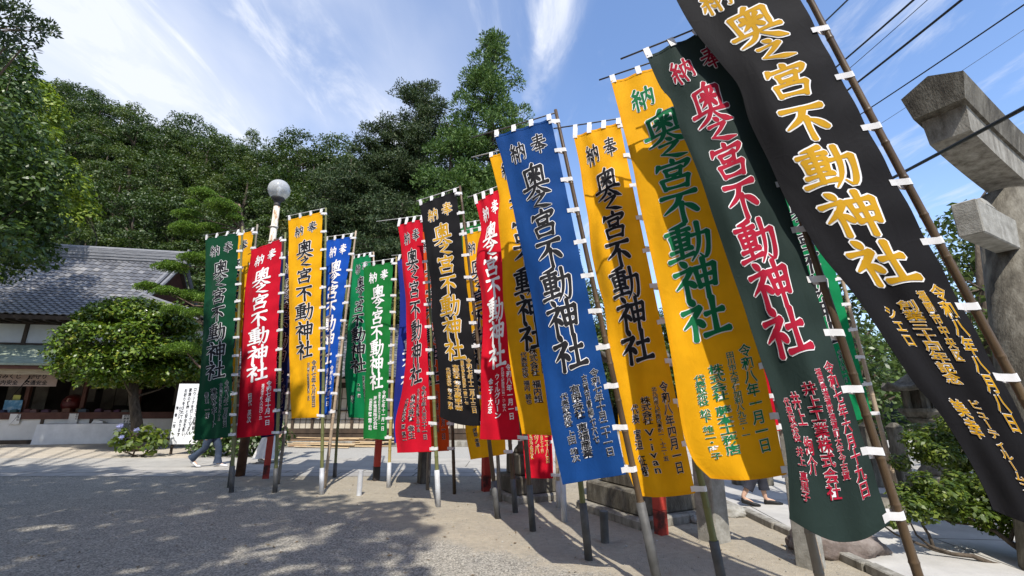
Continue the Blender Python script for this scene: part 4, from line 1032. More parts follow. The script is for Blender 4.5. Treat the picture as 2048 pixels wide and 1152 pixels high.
def tiled(mb, Pf, ncol, nrow, inside=None, rise=0.055):
    """pantiles: each a small curved plate of its own; Pf(a, b) -> (point, normal), a across, b down the slope, both 0..1"""
    prof = [(0.0, 0.75), (0.18, 1.0), (0.36, 0.72), (0.62, 0.12), (0.86, 0.16), (1.0, 0.72)]
    for r in range(nrow):
        for c in range(ncol):
            if inside and not inside((c + .5) / ncol, (r + .5) / nrow): continue
            top = []; bot = []; lip = []
            for x, h in prof:
                a = (c + x) / ncol; b0_, b1_ = (r - 0.06) / nrow, (r + 1.0) / nrow
                p, n = Pf(a, max(b0_, 0)); q, n2 = Pf(a, b1_)
                top.append(p + n * (h * rise)); bot.append(q + n2 * (h * rise + 0.035)); lip.append(q + n2 * (h * rise - 0.0))
            k = len(prof)
            mb.add(top + bot + lip, [(i, k + i, k + i + 1, i + 1) for i in range(k - 1)] + [(k + i, 2 * k + i, 2 * k + i + 1, k + i + 1) for i in range(k - 1)])
# --- shrine office at the left
TH = R(12); E1 = Vector((math.cos(TH), math.sin(TH), 0)); E2 = Vector((math.sin(TH), -math.cos(TH), 0)); O = Vector((-18.6, 24.2, 0)); UZ = Vector((0, 0, 1))
def lp(x, d, z): return O + E1 * x + E2 * d + UZ * z
ROT = Matrix((E1, -E2, UZ)).transposed()
off = thing('shrine_office', tuple(lp(0, 4.8, 0)), 'shrine office with grey tiled roof, white plaster walls and a shop counter', 'building')
oo = tuple(lp(0, 4.8, 0))
ZR, ZE, DE, EXT, GB = 9.15, 5.22, 4.9, 3.9, 0.60
def zs(s): return ZR + (ZE - ZR) * (s + 0.10 * math.sin(math.pi * s))
def slope(x, s):
    p = lp(x, DE * s, zs(s)); e = 1e-3
    t = lp(x, DE * (s + e), zs(s + e)) - p
    n = E1.cross(t).normalized()
    if n.z < 0: n = -n
    return p, n
XL = -15.0
mb = MB()
full = -XL + EXT
ncol = int(full / 0.29)
def ins(a, b):
    x = XL + a * full
    lim = 0.25 if b < GB else 0.25 + (b - GB) / (1 - GB) * (EXT - .25)
    return x < lim - 0.1
tiled(mb, lambda a, b: slope(XL + a * full, b), ncol, 21, ins)
# side slope below the gable
def side(a, b):      # a from back (0) to front (1), b down
    s = GB + (1 - GB) * b; z = zs(s); x = 0.25 + b * (EXT - .25)
    d0 = -DE * s; d1 = DE * s
    p = lp(x, d0 + (d1 - d0) * a, z)
    n = (E1 * (zs(GB) - ZE) + UZ * EXT).normalized()
    return p, n
tiled(mb, side, 26, 11)
mb.build('tile_roof', M_TILE, off, oo)
# deck under the tiles, soffit and rafters
mb = MB()
for sg in (1, -1):
    rows = [[lp(XL, sg * DE * s, zs(s) - .06), lp(0.2 if s <= GB else 0.2 + (s - GB) / (1 - GB) * (EXT - .25), sg * DE * s, zs(s) - .06)] for s in np.linspace(0, 1, 11)]
    mb.grid(rows)
mb.grid([[lp(0.2 + b * (EXT - .3), (-1 + 2 * a) * DE * (GB + (1 - GB) * b), zs(GB + (1 - GB) * b) - .06) for a in (0, .25, .5, .75, 1)] for b in (0, .5, 1)])
mb.grid([[lp(XL, sg * DE * .98, ZE - .14), lp(EXT - .1, sg * DE * .98, ZE - .14)] for sg in (-1, 1)])
mb.box(lp((XL + EXT) / 2, DE - .03, ZE - .10), (full - .1, .07, .16), ROT)
x = XL + .3
while x < EXT:
    mb.box(lp(x, DE - .55, ZE - .19), (.09, 1.1, .11), ROT); x += .48
mb.build('eaves', M_WOOD, off, oo)
# gable wall and ridge with rolls
mb = MB(); mb.add([lp(0, -DE * GB, zs(GB)), lp(0, DE * GB, zs(GB)), lp(0, 0, ZR)], [(0, 1, 2)]); mb.build('gable', M_WOODR, off, oo)
mb = MB(); mb.sm = False
mb.box(lp((XL + .4) / 2, 0, ZR + .2), (-XL + .4, .34, .62), ROT)
for k in range(4): mb.box(lp((XL + .42) / 2, 0, ZR - .02 + .16 * k), (-XL + .42, .42 - .02 * k, .03), ROT)
mb.tube([lp(XL, 0, ZR + .56), lp(.45, 0, ZR + .56)], .13, n=10)
mb.box(lp(.5, 0, ZR + .35), (.16, .6, .85), ROT, taper=.6)
for sg in (1, -1):
    for k, (xo, rr) in enumerate(((0.05, .12), (.36, .10))):
        mb.tube([lp(xo, sg * DE * s, zs(s) + .13) for s in np.linspace(.04, GB + .05, 9)], rr, n=8)
    mb.tube([lp(.25 + (s - GB) / (1 - GB) * (EXT - .25), sg * DE * s, zs(s) + .12 + .10 * max(0, s - .9) * 10 * .8) for s in np.linspace(GB, 1.0, 8)], .14, n=8)
    mb.tube([lp(.25 + (s - GB) / (1 - GB) * (EXT - .25) - .02, sg * DE * s, zs(s) + .26) for s in np.linspace(GB, .93, 6)], .08, n=8)
mb.build('ridge', M_RIDGE, off, oo)
# walls: plaster panels between posts
WD = 3.9
mb = MB(); mb.box(lp((XL + 3.3) / 2, 0, 4.15), (-XL + 3.3, 2 * WD, 2.1), ROT); mb.build('upper_wall', M_PLASTER, off, oo)
mb = MB()
for x in np.arange(-14.1, 3.4, 1.78): mb.box(lp(x, WD + .02, 4.15), (.13, .10, 2.1), ROT)
mb.box(lp((XL + 3.3) / 2, WD + .03, 5.02), (-XL + 3.3, .12, .16), ROT); mb.box(lp((XL + 3.3) / 2, WD + .04, 4.06), (-XL + 3.3, .14, .12), ROT)
mb.build('posts', M_WOOD, off, oo)
# lower copper eave over the counter
mb = MB()
nx = 44
mb.grid([[lp(-9 + 12.4 * i / nx, WD + .05 + 2.5 * s, 4.05 - .98 * s - .10 * math.sin(math.pi * s) + (.02 if i % 2 else 0)) for i in range(nx + 1)] for s in np.linspace(0, 1, 7)])
mb.box(lp(-2.8, WD + 2.55, 3.045), (12.4, .05, .07), ROT)
mb.build('copper_eave', M_COPPER, off, oo)
mb = MB(); mb.box(lp(-2.8, WD + 2.45, 2.94), (12.4, .10, .13), ROT); mb.box(lp(-2.8, WD + 1.25, 2.96), (12.4, 2.3, .05), ROT)
for x in np.arange(-8.8, 3.6, 2.05): mb.box(lp(x, WD + .2, 1.5), (.14, .14, 3.0), ROT)
mb.build('eave_beam', M_WOODR, off, oo)
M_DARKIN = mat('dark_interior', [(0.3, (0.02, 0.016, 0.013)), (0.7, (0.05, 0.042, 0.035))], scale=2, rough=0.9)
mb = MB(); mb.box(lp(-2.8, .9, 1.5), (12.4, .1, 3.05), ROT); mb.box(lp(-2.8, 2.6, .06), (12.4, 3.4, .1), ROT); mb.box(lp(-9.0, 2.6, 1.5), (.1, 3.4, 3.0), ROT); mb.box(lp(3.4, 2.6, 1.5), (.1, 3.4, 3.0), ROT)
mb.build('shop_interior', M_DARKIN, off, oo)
# shelves and paper screens at the back of the shop
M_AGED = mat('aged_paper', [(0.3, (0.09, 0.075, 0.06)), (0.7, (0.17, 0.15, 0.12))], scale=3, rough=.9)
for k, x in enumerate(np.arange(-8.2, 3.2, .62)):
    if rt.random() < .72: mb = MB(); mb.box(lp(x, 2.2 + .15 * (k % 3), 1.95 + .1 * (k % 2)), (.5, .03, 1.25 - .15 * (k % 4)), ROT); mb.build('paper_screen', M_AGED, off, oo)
mb = MB(); mb.box(lp(-2.8, WD + .35, 1.19), (12.4, .75, .08), ROT); mb.box(lp(-2.8, WD + .68, 1.06), (12.4, .06, .20), ROT)
mb.build('counter', M_WOODR, off, oo)
mb = MB(); mb.box(lp(-2.8, WD + .6, .52), (12.4, .08, 1.0), ROT); mb.build('counter_front', M_PLASTER, off, oo)
mb = MB()
for x in np.arange(-8.5, 3.4, 1.72): mb.box(lp(x, WD + .65, .58), (.10, .08, .86), ROT)
mb.box(lp(-2.8, WD + .66, .08), (12.4, .12, .16), ROT); mb.build('counter_posts', M_WOOD, off, oo)
M_PAPER = mat('white_paper', [(0.3, (0.62, 0.60, 0.56)), (0.7, (0.75, 0.73, 0.69))], scale=6, rough=.9)
# lettering helper for flat boards
def board_text(mb, tx, c, ex, ez, size, vertical=True, off_=0.36, nrm=None, squeeze=1.0):
    font_glyphs(set(tx) - {' '}, (off_ * .05,))
    x, y = 0.0, 0.0
    for ch in tx:
        if ch != ' ':
            V, F = FONT_CACHE[(ch, off_ * .05)]
            mb.add([Vector(c) + ex * (a * size * squeeze + x) + ez * (b * size + y) for a, b in V], F)
        if vertical: y -= size * 1.02
        else: x += size * squeeze * 1.02
# things on and round the counter
def at_office(px_): return atY(px_[0], px_[1], 19.2)
sg_ = thing('hanging_sign', tuple(lp(-1.7, WD + 1.9, 2.5)), 'pale cloth sign with brown writing hanging under the copper eave', 'sign'); so = lp(-1.7, WD + 1.9, 2.5)
mb = MB(); mb.box(so + Vector((0, 0, 0)), (2.1, .02, .52), ROT); mb.build('panel', mat('faded_cloth', [(0.3, (0.30, 0.22, 0.18)), (0.7, (0.38, 0.30, 0.25))], scale=4, rough=.9), sg_, so)
mb = MB()
board_text(mb, 'おみくじ 御守り', so + E2 * .016 - E1 * .9 + UZ * .12, E1, UZ, .21, False); mb.build('lettering', INK['black'], sg_, so); mb = MB()
board_text(mb, '家内安全 交通安全', so + E2 * .016 - E1 * .9 - UZ * .12, E1, UZ, .19, False)
mb.build('lettering', INK['black'], sg_, so)
mb = MB(); bo = lp(-2.8, WD + 2.41, 2.77); mb.box(bo, (12.2, .03, .22), ROT); sb_ = mb.build('fascia_board', mat('bare_board', [(0.3, (0.26, 0.20, 0.12)), (0.7, (0.36, 0.29, 0.18))], scale=3, stretch=(1, 1, 5), rough=.8), off, oo)
mb = MB(); board_text(mb, '御祈願 受付所 不動明王', bo + E2 * .02 - E1 * 3.4, E1, UZ, .24, False); mb.build('lettering', INK['black'], sb_, oo)
def paper(loc, w, h, label, lines, m=M_PAPER, ink='black', tilt=0):
    r_ = thing('paper_notice', tuple(loc), label, 'notice'); mb = MB(); Rm = ROT @ Matrix.Rotation(R(tilt), 3, 'Y')
    mb.box(loc, (w, .006, h), Rm); mb.build('sheet', m, r_, loc)
    if lines:
        mb = MB()
        for k, l in enumerate(lines):
            mb = MB(); board_text(mb, l, loc + E2 * .006 + E1 * (w * .34 - k * w * .28) + UZ * (h * .40), E1, UZ, min(h * .8 / max(len(l), 1), w * .26), True)
            mb.build('lettering', INK[ink], r_, loc)
    return r_
def office_x(px_, d, z):      # local x on the counter front for an image column
    best = min(np.arange(-9, 3.4, .02), key=lambda x: abs((1024 + FPX * lp(x, d, z).x / (lp(x, d, z).y * math.cos(PITCH) + (z - CAM_H) * math.sin(PITCH))) - px_)); return float(best)
paper(lp(office_x(29, WD + .73, 1.0), WD + .735, .98), .36, .40, 'blank looking paper on the counter front, leftmost of the three there', ['御朱印'])
paper(lp(office_x(147, WD + .73, 1.0), WD + .735, .98), .32, .40, 'small paper on the counter front above the white cloth table', ['お守り'])
paper(lp(office_x(255, WD + .73, 1.0), WD + .735, .86), .40, .52, 'written notice on the counter front, right of the white cloth table', ['受付時間', '九時より', '四時まで'])
paper(lp(office_x(35, WD + .2, 1.9), WD + .2, 1.78), .26, .30, 'small yellow notice standing in the shop', [], mat('yellow_paper', [(0, (0.55, 0.55, 0.16))], rough=.9))
pz = lp(office_x(26, WD + .35, 1.5), WD + .35, 1.47); r_ = thing('poster', tuple(pz), 'blue poster of sky and water leaning on the shop counter', 'poster')
mb = MB(); mb.box(pz, (.62, .02, .5), ROT); mb.build('sheet', mat('poster_blue', [(0.35, (0.05, 0.16, 0.28)), (0.5, (0.10, 0.28, 0.45)), (0.65, (0.4, 0.5, 0.55))], scale=3.5, rough=.5), r_, pz)
# daruma doll
dz = lp(office_x(150, WD - .2, 1.9), WD - .2, 1.25); r_ = thing('daruma_doll', tuple(dz), 'big round red daruma doll with a pale face inside the shop', 'doll')
mb = MB(); mb.sm = True; mb.lathe([(.22, 0), (.34, .08), (.40, .28), (.37, .48), (.26, .64), (.10, .72), (.02, .73)], dz, 20); mb.build('body', mat('red_lacquer', [(0.3, (0.075, 0.008, 0.008)), (0.7, (0.12, 0.013, 0.012))], rough=.4), r_, dz)
mb = MB(); mb.sm = True; fc = Vector(dz) + E2 * .28 + UZ * .42
mb.grid([[fc + E1 * (.22 * a * math.cos(b)) + UZ * (.17 * a * math.sin(b)) + E2 * (.10 * (1 - a * a)) for b in np.linspace(0, 6.283, 17)] for a in (0.001, .4, .75, 1)]); fo = mb.build('face', mat('doll_face', [(0, (0.45, 0.26, 0.2))], rough=.6), r_, dz)
mb = MB(); 
for sx in (-.08, .08): mb.lathe([(.045, -.01), (.045, .01)], fc + E1 * sx + E2 * .1 + UZ * .03, 10)
mb.build('eyes', INK['black'], fo, dz)
# goods laid out along the counter
rg_ = random.Random(12)
for k in range(17):
    x = -4.6 + k * .36 + rg_.uniform(-.06, .06); h = rg_.uniform(.05, .16); c = lp(x, WD + .4 + rg_.uniform(-.12, .12), 1.23)
    mb = MB(); mb.box(c + UZ * h * .5, (rg_.uniform(.18, .3), rg_.uniform(.16, .24), h), ROT, taper=.92, bevel=.008)
    mb.box(c + UZ * (h + .012), (.14, .12, .02), ROT, taper=.8)
    tag(mb.build('charm_tray', mat('tray_%d' % k, [(0, (rg_.uniform(.06, .2), rg_.uniform(.05, .16), rg_.uniform(.04, .13)))], rough=.7), None, c), 'small tray of charms set out along the shop counter', 'tray', 'trays of charms on the counter')
# white cloth table in front
tl_, tr_ = ground(92, 887), ground(236, 887)
tc_ = Vector(((tl_ + tr_) / 2)); tw = 3.0; r_ = thing('cloth_covered_table', tuple(tc_), 'long table under a white cloth in front of the shop counter', 'table')
mb = MB(); mb.sm = False
top = [(-1, -1), (1, -1), (1, 1), (-1, 1)]
nseg = 40; P = []
def table_ring(k, z, fl):
    ring = []
    for i in range(nseg * 4):
        s = i // nseg; t = (i % nseg) / nseg; a = top[s]; b = top[(s + 1) % 4]; x = a[0] + (b[0] - a[0]) * t; y = a[1] + (b[1] - a[1]) * t
        w = 1 + fl * (1 + .5 * math.sin(i * .9))
        ring.append(tc_ + E1 * (x * 1.46 + x * fl * .5) - E2 * (y * .36 + y * fl * .5 + .012 * fl * 10 * math.sin(i * .55)) + UZ * z)
    return ring
mb.grid([table_ring(0, z, f) for z, f in ((.78, 0), (.775, .012), (.6, .03), (.3, .06), (.01, .10))], closed_u=True)
mb.add([tc_ + E1 * (x * 1.46) - E2 * (y * .36) + UZ * .781 for x, y in top], [(0, 1, 2, 3)])
mb.build('tablecloth', mat('white_cloth', [(0.3, (0.60, 0.60, 0.60)), (0.7, (0.74, 0.74, 0.74))], scale=3, rough=.85, bump=.2, bscale=3), r_, tc_)
mb = MB()
for x in (-1.35, 1.35):
    for y_ in (-.3, .3): mb.tube([tc_ + E1 * x + E2 * y_, tc_ + E1 * x + E2 * y_ + UZ * .76], .02, n=8)
mb.build('legs', M_WOOD, r_, tc_)
c = tc_ + E1 * .45 + UZ * .785
mb = MB(); mb.box(c + UZ * .05, (.42, .3, .1), ROT, taper=.85, bevel=.01); mb.box(c + UZ * .11 - E1 * .02, (.3, .2, .03), ROT @ Matrix.Rotation(.15, 3, 'Y')); tag(mb.build('paper_stack', M_PAPER, None, c), 'stack of white papers on the cloth covered table', 'papers')
# white notice board by the pine
bq = Vector(atY(368, 892, 15.4)); bq.z = .3
r_ = thing('notice_board', (bq.x, bq.y, 0), 'tall white notice board with columns of black writing beside the pine trunk', 'sign'); ro = (bq.x, bq.y, 0)
X1 = Vector((1, .06, 0)).normalized()
M_BW = mat('board_white', [(0.3, (0.70, 0.71, 0.74)), (0.7, (0.80, 0.81, 0.83))], scale=2, rough=.6)
RB = Matrix((X1, Vector((-X1.y, X1.x, 0)), UZ)).transposed()
mb = MB(); mb.box(bq + UZ * .97, (.94, .035, 1.9), RB, bevel=.005); mb.build('panel', M_BW, r_, ro)
mb = MB()
for sx in (-.4, .4): mb.box(bq + X1 * sx + Vector((0, .045, .78)), (.06, .05, 2.2), RB)
mb.build('stakes', M_WOOD, r_, ro)
mb = MB(); FR = bq + Vector((0, -.024, 0))
for k, tx in enumerate(('皆様が元気でお参りできる', '敷居をまたいで御神前へ', 'ロウソクを灯して下さい', '家族の健康と安全を願い', 'お祈りをされております')):
    mb = MB(); board_text(mb, tx, FR + X1 * (.36 - .145 * k) + UZ * (1.78 - .02 * k), X1, UZ, .135, True, squeeze=.75); mb.build('lettering', INK['black'], r_, ro)
mb = MB(); board_text(mb, 'ロウソク', FR - X1 * .30 + UZ * 1.15, X1, UZ, .10, True, squeeze=.8); mb.build('lettering', INK['black'], r_, ro); mb = MB(); board_text(mb, '線 香 一組', FR - X1 * .40 + UZ * 1.15, X1, UZ, .11, True, squeeze=.8)
mb.build('lettering', INK['black'], r_, ro)
# --- low hall behind the banners
ho = (-6.5, 18.9, 0); hall = thing('low_hall', ho, 'low timber hall with paper screens and a tiled roof behind the banners', 'building')
X0, X1_, YF = -13.2, -1.0, 18.9
mb = MB()
def hs(a, b):
    return Vector((X0 - .6 + (X1_ - X0 + 1.2) * a, YF - 1.0 + 4.6 * b_inv(b), 0)), None
b_inv = lambda b: 1 - b
def hallroof(a, b):
    s = b; z = 5.0 + (2.55 - 5.0) * (s + .08 * math.sin(math.pi * s)); return Vector((X0 - .6 + (X1_ - X0 + 1.2) * a, YF + 3.8 - 4.8 * s, z)), Vector((0, -.46, .89))
tiled(mb, hallroof, 46, 18); mb.build('tile_roof', M_TILE, hall, ho)
mb = MB(); mb.grid([[hallroof(a, b)[0] - Vector((0, 0, .06)) for a in (0, 1)] for b in np.linspace(0, 1, 8)]); mb.grid([[Vector((x, YF + 3.8 + (4.0 if k else 0), 2.5 if k else 5.0)) for x in (X0 - .6, X1_ + .6)] for k in (0, 1)])
mb.box((-7.1, YF - .98, 2.44), (X1_ - X0 + 1.2, .08, .14)); mb.box((-7.1, YF - .5, 2.42), (X1_ - X0 + 1.1, .95, .04))
mb.build('eaves', M_WOOD, hall, ho)
mb = MB(); mb.box(((X0 + X1_) / 2, YF + 3.8, 5.1), (X1_ - X0 + 1.3, .34, .4)); mb.tube([(X0 - .6, YF + 3.8, 5.34), (X1_ + .6, YF + 3.8, 5.34)], .12, n=8); mb.build('ridge', M_RIDGE, hall, ho)
mb = MB(); mb.box(((X0 + X1_) / 2, YF + 2.1, 1.25), (X1_ - X0, 3.9, 2.4)); mb.build('walls', M_WOOD, hall, ho)
mb = MB(); x = X0 + .5
M_SHOJI = mat('screen_paper', [(0.3, (0.46, 0.41, 0.33)), (0.7, (0.58, 0.53, 0.44))], scale=2, rough=.9)
bars = MB()
while x < X1_ - .7:
    for z0, z1 in ((.62, 1.28), (1.34, 2.2)):
        s_ = MB(); s_.box((x + .37, YF + .12, (z0 + z1) / 2), (.70, .02, z1 - z0)); so_ = s_.build('paper_screen', M_SHOJI, hall, ho)
        q_ = MB()
        for k in (1, 2): q_.box((x + .02 + .70 * k / 3, YF + .10, (z0 + z1) / 2), (.018, .02, z1 - z0))
        q_.box((x + .37, YF + .098, (z0 + z1) / 2), (.70, .018, .018)); q_.build('lattice', M_WOOD, so_, ho)
    bars.box((x - .02, YF + .06, 1.3), (.09, .09, 2.4)); x += .79
bars.box(((X0 + X1_) / 2, YF + .07, .52), (X1_ - X0, .14, .16)); bars.box(((X0 + X1_) / 2, YF + .07, 1.31), (X1_ - X0, .05, .06)); bars.box(((X0 + X1_) / 2, YF + .05, .22), (X1_ - X0, .06, .4))
bars.build('frame', M_WOOD, hall, ho)
mb = MB(); mb.box(((X0 + X1_) / 2, YF - .45, .10), (X1_ - X0, .7, .2), bevel=.015); mb.build('stone_step', M_STONE, hall, ho)
# sawn planks lying in a loose heap
M_PLANK = mat('sawn_plank', [(0.25, (0.30, 0.20, 0.11)), (0.5, (0.50, 0.37, 0.22)), (0.75, (0.62, 0.50, 0.33))], scale=4, stretch=(.4, 3, 3), rough=.8, bump=.2)
M_PLANKO = mat('old_plank', [(0.3, (0.20, 0.12, 0.07)), (0.7, (0.38, 0.25, 0.15))], scale=4, stretch=(.4, 3, 3), rough=.85, bump=.2)
rp2 = random.Random(21)
for k in range(40):
    lvl = k // 8; L_ = rp2.uniform(1.2, 3.0); x = rp2.uniform(-7.8, -4.2); c = Vector((x, 17.85 + rp2.uniform(-.35, .3) + .02 * k, .045 + .06 * lvl + rp2.uniform(0, .015)))
    mb = MB(); mb.box(c, (L_, rp2.uniform(.07, .16), .028), Matrix.Rotation(rp2.uniform(-.16, .16), 3, 'Z') @ Matrix.Rotation(rp2.uniform(-.02, .02), 3, 'Y'), bevel=.003)
    tag(mb.build('plank', M_PLANK if rp2.random() < .65 else M_PLANKO, None, c), 'sawn plank in the loose heap of lumber before the low hall', 'plank', 'planks heaped before the low hall')
# ---------------------------------------------------------------- torii
bd = Vector((.87, .49, 0)).normalized(); bn = Vector((.49, -.87, 0)).normalized()
TB = Vector(ground(2098, 1085)); TB.z = 0
# end of the top beam
tt = 6.15
KE = Vector(EYE + ray(1888, 262) / np.linalg.norm(ray(1888, 262)) * 7.6)
def on_gate(x, y):
    d = Vector(ray(x, y)); return Vector(EYE) + d * ((KE - Vector(EYE)).dot(bn) / d.dot(bn))
KS = .80
PT = on_gate(2014, 402); P2_ = on_gate(2066, 700); TB = PT + (P2_ - PT) * (PT.z / (PT.z - P2_.z)); TB.z = 0.0
root = thing('torii_gate', tuple(TB), 'weathered stone torii gate, its left end rising at the right edge', 'gate')
mb = MB(); mb.sm = True
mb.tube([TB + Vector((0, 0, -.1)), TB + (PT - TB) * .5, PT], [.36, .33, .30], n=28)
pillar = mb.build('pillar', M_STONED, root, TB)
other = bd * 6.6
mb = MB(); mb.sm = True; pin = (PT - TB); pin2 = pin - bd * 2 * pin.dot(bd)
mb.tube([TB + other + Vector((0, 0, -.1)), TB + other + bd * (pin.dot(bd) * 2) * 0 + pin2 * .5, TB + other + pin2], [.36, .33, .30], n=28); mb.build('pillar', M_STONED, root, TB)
def beam(sec, name, x0, x1, zc, rise, m, lean=0.0):
    mb = MB(); rows = []
    n = 24
    for i in range(n + 1):
        f = i / n; x = x0 + (x1 - x0) * f; c = 2 * f - 1; up_ = rise * abs(c) ** 2.2
        rows.append([KE + bd * (x + lean * z * (-1 if c < 0 else 1) * (abs(c) > .99)) + bn * (a * KS) + UZ * (z * KS + zc + up_ - rise) for a, z in sec])
    k = len(sec)
    mb.grid(rows, closed_u=True); b_ = len(mb.v)
    mb.add(rows[0], [tuple(range(k))]); mb.add(rows[-1], [tuple(range(k - 1, -1, -1))])
    return mb.build(name, m, root, TB)
span = 2 * (PT - KE).dot(bd) + (other + pin2 - pin).dot(bd)
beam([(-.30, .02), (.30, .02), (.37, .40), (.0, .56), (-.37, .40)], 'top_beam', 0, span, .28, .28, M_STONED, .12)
beam([(-.235, -.40), (.235, -.40), (.26, .02), (-.26, .02)], 'second_beam', .12, span - .12, .278, .28, M_STONE, .05)
NZ = KE.z - 1.42
NE = on_gate(1934, 436)
NL = span - 2 * (NE - KE).dot(bd)
mb = MB(); mb.box(NE + bd * (NL / 2) + Vector((0, 0, 0)), (NL, .22, .40), Matrix((bd, -bn, UZ)).transposed(), bevel=.012); mb.build('tie_beam', M_STONEL, root, TB)
mb = MB(); mb.box(NE + bd * .52 + UZ * .27, (.34, .2, .12), Matrix((bd, -bn, UZ)).transposed(), taper=.55, bevel=.01); mb.build('wedge', M_STONEL, root, TB)
# ---------------------------------------------------------------- street lamp
lb = Vector(ground(480, 952)); lb.z = 0; la = thing('street_lamp', tuple(lb), 'round globe street lamp on a rusty white post above the banners', 'street lamp')
GZ = atY(557, 380, lb.y)[2]
M_RUST = mat('rusty_white_paint', [(0.36, (0.16, 0.06, 0.025)), (0.44, (0.38, 0.24, 0.14)), (0.5, (0.58, 0.54, 0.47)), (0.8, (0.66, 0.63, 0.57))], scale=5, stretch=(2, 2, .7), rough=.7, detail=9, bump=.1)
M_RUSTD = mat('rusty_brown', [(0.3, (0.045, 0.022, 0.014)), (0.6, (0.11, 0.055, 0.03)), (0.8, (0.2, 0.12, 0.07))], scale=6, rough=.8, bump=.3)
mb = MB(); mb.sm = True; mb.tube([lb + UZ * -.02, lb + UZ * 1.2, lb + UZ * 2.6], [.10, .10, .092], n=14); mb.build('lower_post', M_RUSTD, la, lb)
mb = MB(); mb.sm = True; mb.tube([lb + UZ * 2.6, lb + UZ * 4.2, lb + UZ * (GZ - .48)], [.09, .085, .075], n=14)
for z in (4.4, 5.0, 5.6, 6.0): mb.tube([lb + UZ * z, lb + UZ * (z + .035)], .095, n=14)
mb.build('post', M_RUST, la, lb)
mb = MB(); mb.sm = True; mb.lathe([(.05, -.52), (.07, -.45), (.08, -.40), (.06, -.38), (.10, -.33), (.16, -.26), (.165, -.235)], lb + UZ * GZ, 18); mb.build('collar', mat('dark_iron', [(0.3, (0.03, 0.03, 0.035)), (0.7, (0.07, 0.065, 0.06))], rough=.6), la, lb)
m_, nt, p = new_mat('milky_globe'); p.inputs['Base Color'].default_value = (.62, .63, .64, 1); p.inputs['Roughness'].default_value = .08; p.inputs['Specular IOR Level'].default_value = .9
gt_ = nnode(nt, 'ShaderNodeBsdfTransparent'); gt_.inputs['Color'].default_value = (.92, .93, .92, 1); gm_ = nnode(nt, 'ShaderNodeMixShader'); gm_.inputs[0].default_value = .42
nt.links.new(p.outputs[0], gm_.inputs[1]); nt.links.new(gt_.outputs[0], gm_.inputs[2]); nt.links.new(gm_.outputs[0], nt.nodes['Material Output'].inputs['Surface'])
mb = MB(); mb.sm = True; rG = .275; mb.lathe([(max(.004, rG * math.sin(t)), -rG * math.cos(t)) for t in np.linspace(.58, math.pi, 18)], lb + UZ * GZ, 28); mb.build('globe', m_, la, lb)
mb = MB(); mb.sm = True; mb.lathe([(.025, -.24), (.03, -.15), (.06, -.02), (.055, .06), (.01, .1)], lb + UZ * GZ, 14); mb.build('bulb', mat('bulb_glass', [(0, (.8, .8, .8))], rough=.3), la, lb)
mb = MB(); mb.box(lb + Vector((.21, -.02, 6.05 - .62)), (.24, .2, .46), bevel=.012); mb.box(lb + Vector((.1, 0, 6.05 - .62)), (.06, .06, .08)); mb.build('switch_box', mat('rusty_box', [(0.3, (0.09, 0.035, 0.025)), (0.7, (0.16, 0.07, 0.05))], scale=5, rough=.7), la, lb)
# ---------------------------------------------------------------- posts and pipes among the banners
M_RED = mat('vermilion_paint', [(0.3, (0.38, 0.035, 0.025)), (0.7, (0.50, 0.06, 0.04))], scale=5, rough=.55, bump=.1)
M_BLK = mat('black_paint', [(0.3, (0.02, 0.017, 0.017)), (0.7, (0.05, 0.04, 0.04))], scale=5, rough=.6)
for (x, y, w, h, lab) in [(531, 957, .13, 1.9, 'red square post behind the leftmost red banner'), (752, 961, .13, 1.9, 'red square post with a black foot behind the two green banners'), (972, 982, .145, 1.9, 'red square post below the hanging yellow banner in mid row'), (1323, 1068, .13, 1.9, 'red square post beside the larger stone pedestal')]:
    b_ = Vector(ground(x, y)); r_ = thing('red_post', tuple(b_), lab, 'post', 'red posts among the banners'); mb = MB(); rot_ = Matrix.Rotation(R(28), 3, 'Z')
    mb.box(b_ + UZ * (.28 + (h - .28) / 2), (w, w, h - .28), rot_, bevel=.008); mb.build('shaft', M_RED, r_, b_)
    mb = MB(); mb.box(b_ + UZ * .13, (w * 1.01, w * 1.01, .3), rot_, bevel=.008); mb.build('foot', M_BLK if x in (752,) else mat('worn_red', [(0.4, (0.07, 0.02, 0.018)), (0.55, (0.34, 0.04, 0.03)), (0.8, (0.46, 0.08, 0.06))], scale=6, rough=.7), r_, b_)
def pipe_stub(x, y, ytop, r, m, lab):
    b_ = Vector(ground(x, y)); h = atY(x, ytop, b_.y)[2]; mb = MB(); mb.sm = False
    n = 16
    mb.tube([b_ + UZ * -.02, b_ + UZ * h], r, n=n, cap=False); mb.tube([b_ + UZ * h, b_ + UZ * (h - .12)], r * .8, n=n, cap=True)
    ring = [b_ + UZ * h + Vector((math.cos(2 * math.pi * k / n) * rr, math.sin(2 * math.pi * k / n) * rr, 0)) for rr in (r, r * .8) for k in range(n)]
    mb.add(ring, [(k, (k + 1) % n, n + (k + 1) % n, n + k) for k in range(n)])
    return tag(mb.build('pipe_socket', m, None, b_), lab, 'pipe', 'empty pole sockets in the sand')
pipe_stub(718, 991, 941, .045, M_PIPEW, 'empty white pipe socket standing in the sunlit sand below the green banners')
pipe_stub(1210, 1085, 1022, .05, M_PIPE, 'empty grey pipe socket in front of the larger stone pedestal')
pipe_stub(1191, 994, 962, .045, M_PIPEW, 'short white pipe behind the corner of the larger stone pedestal')
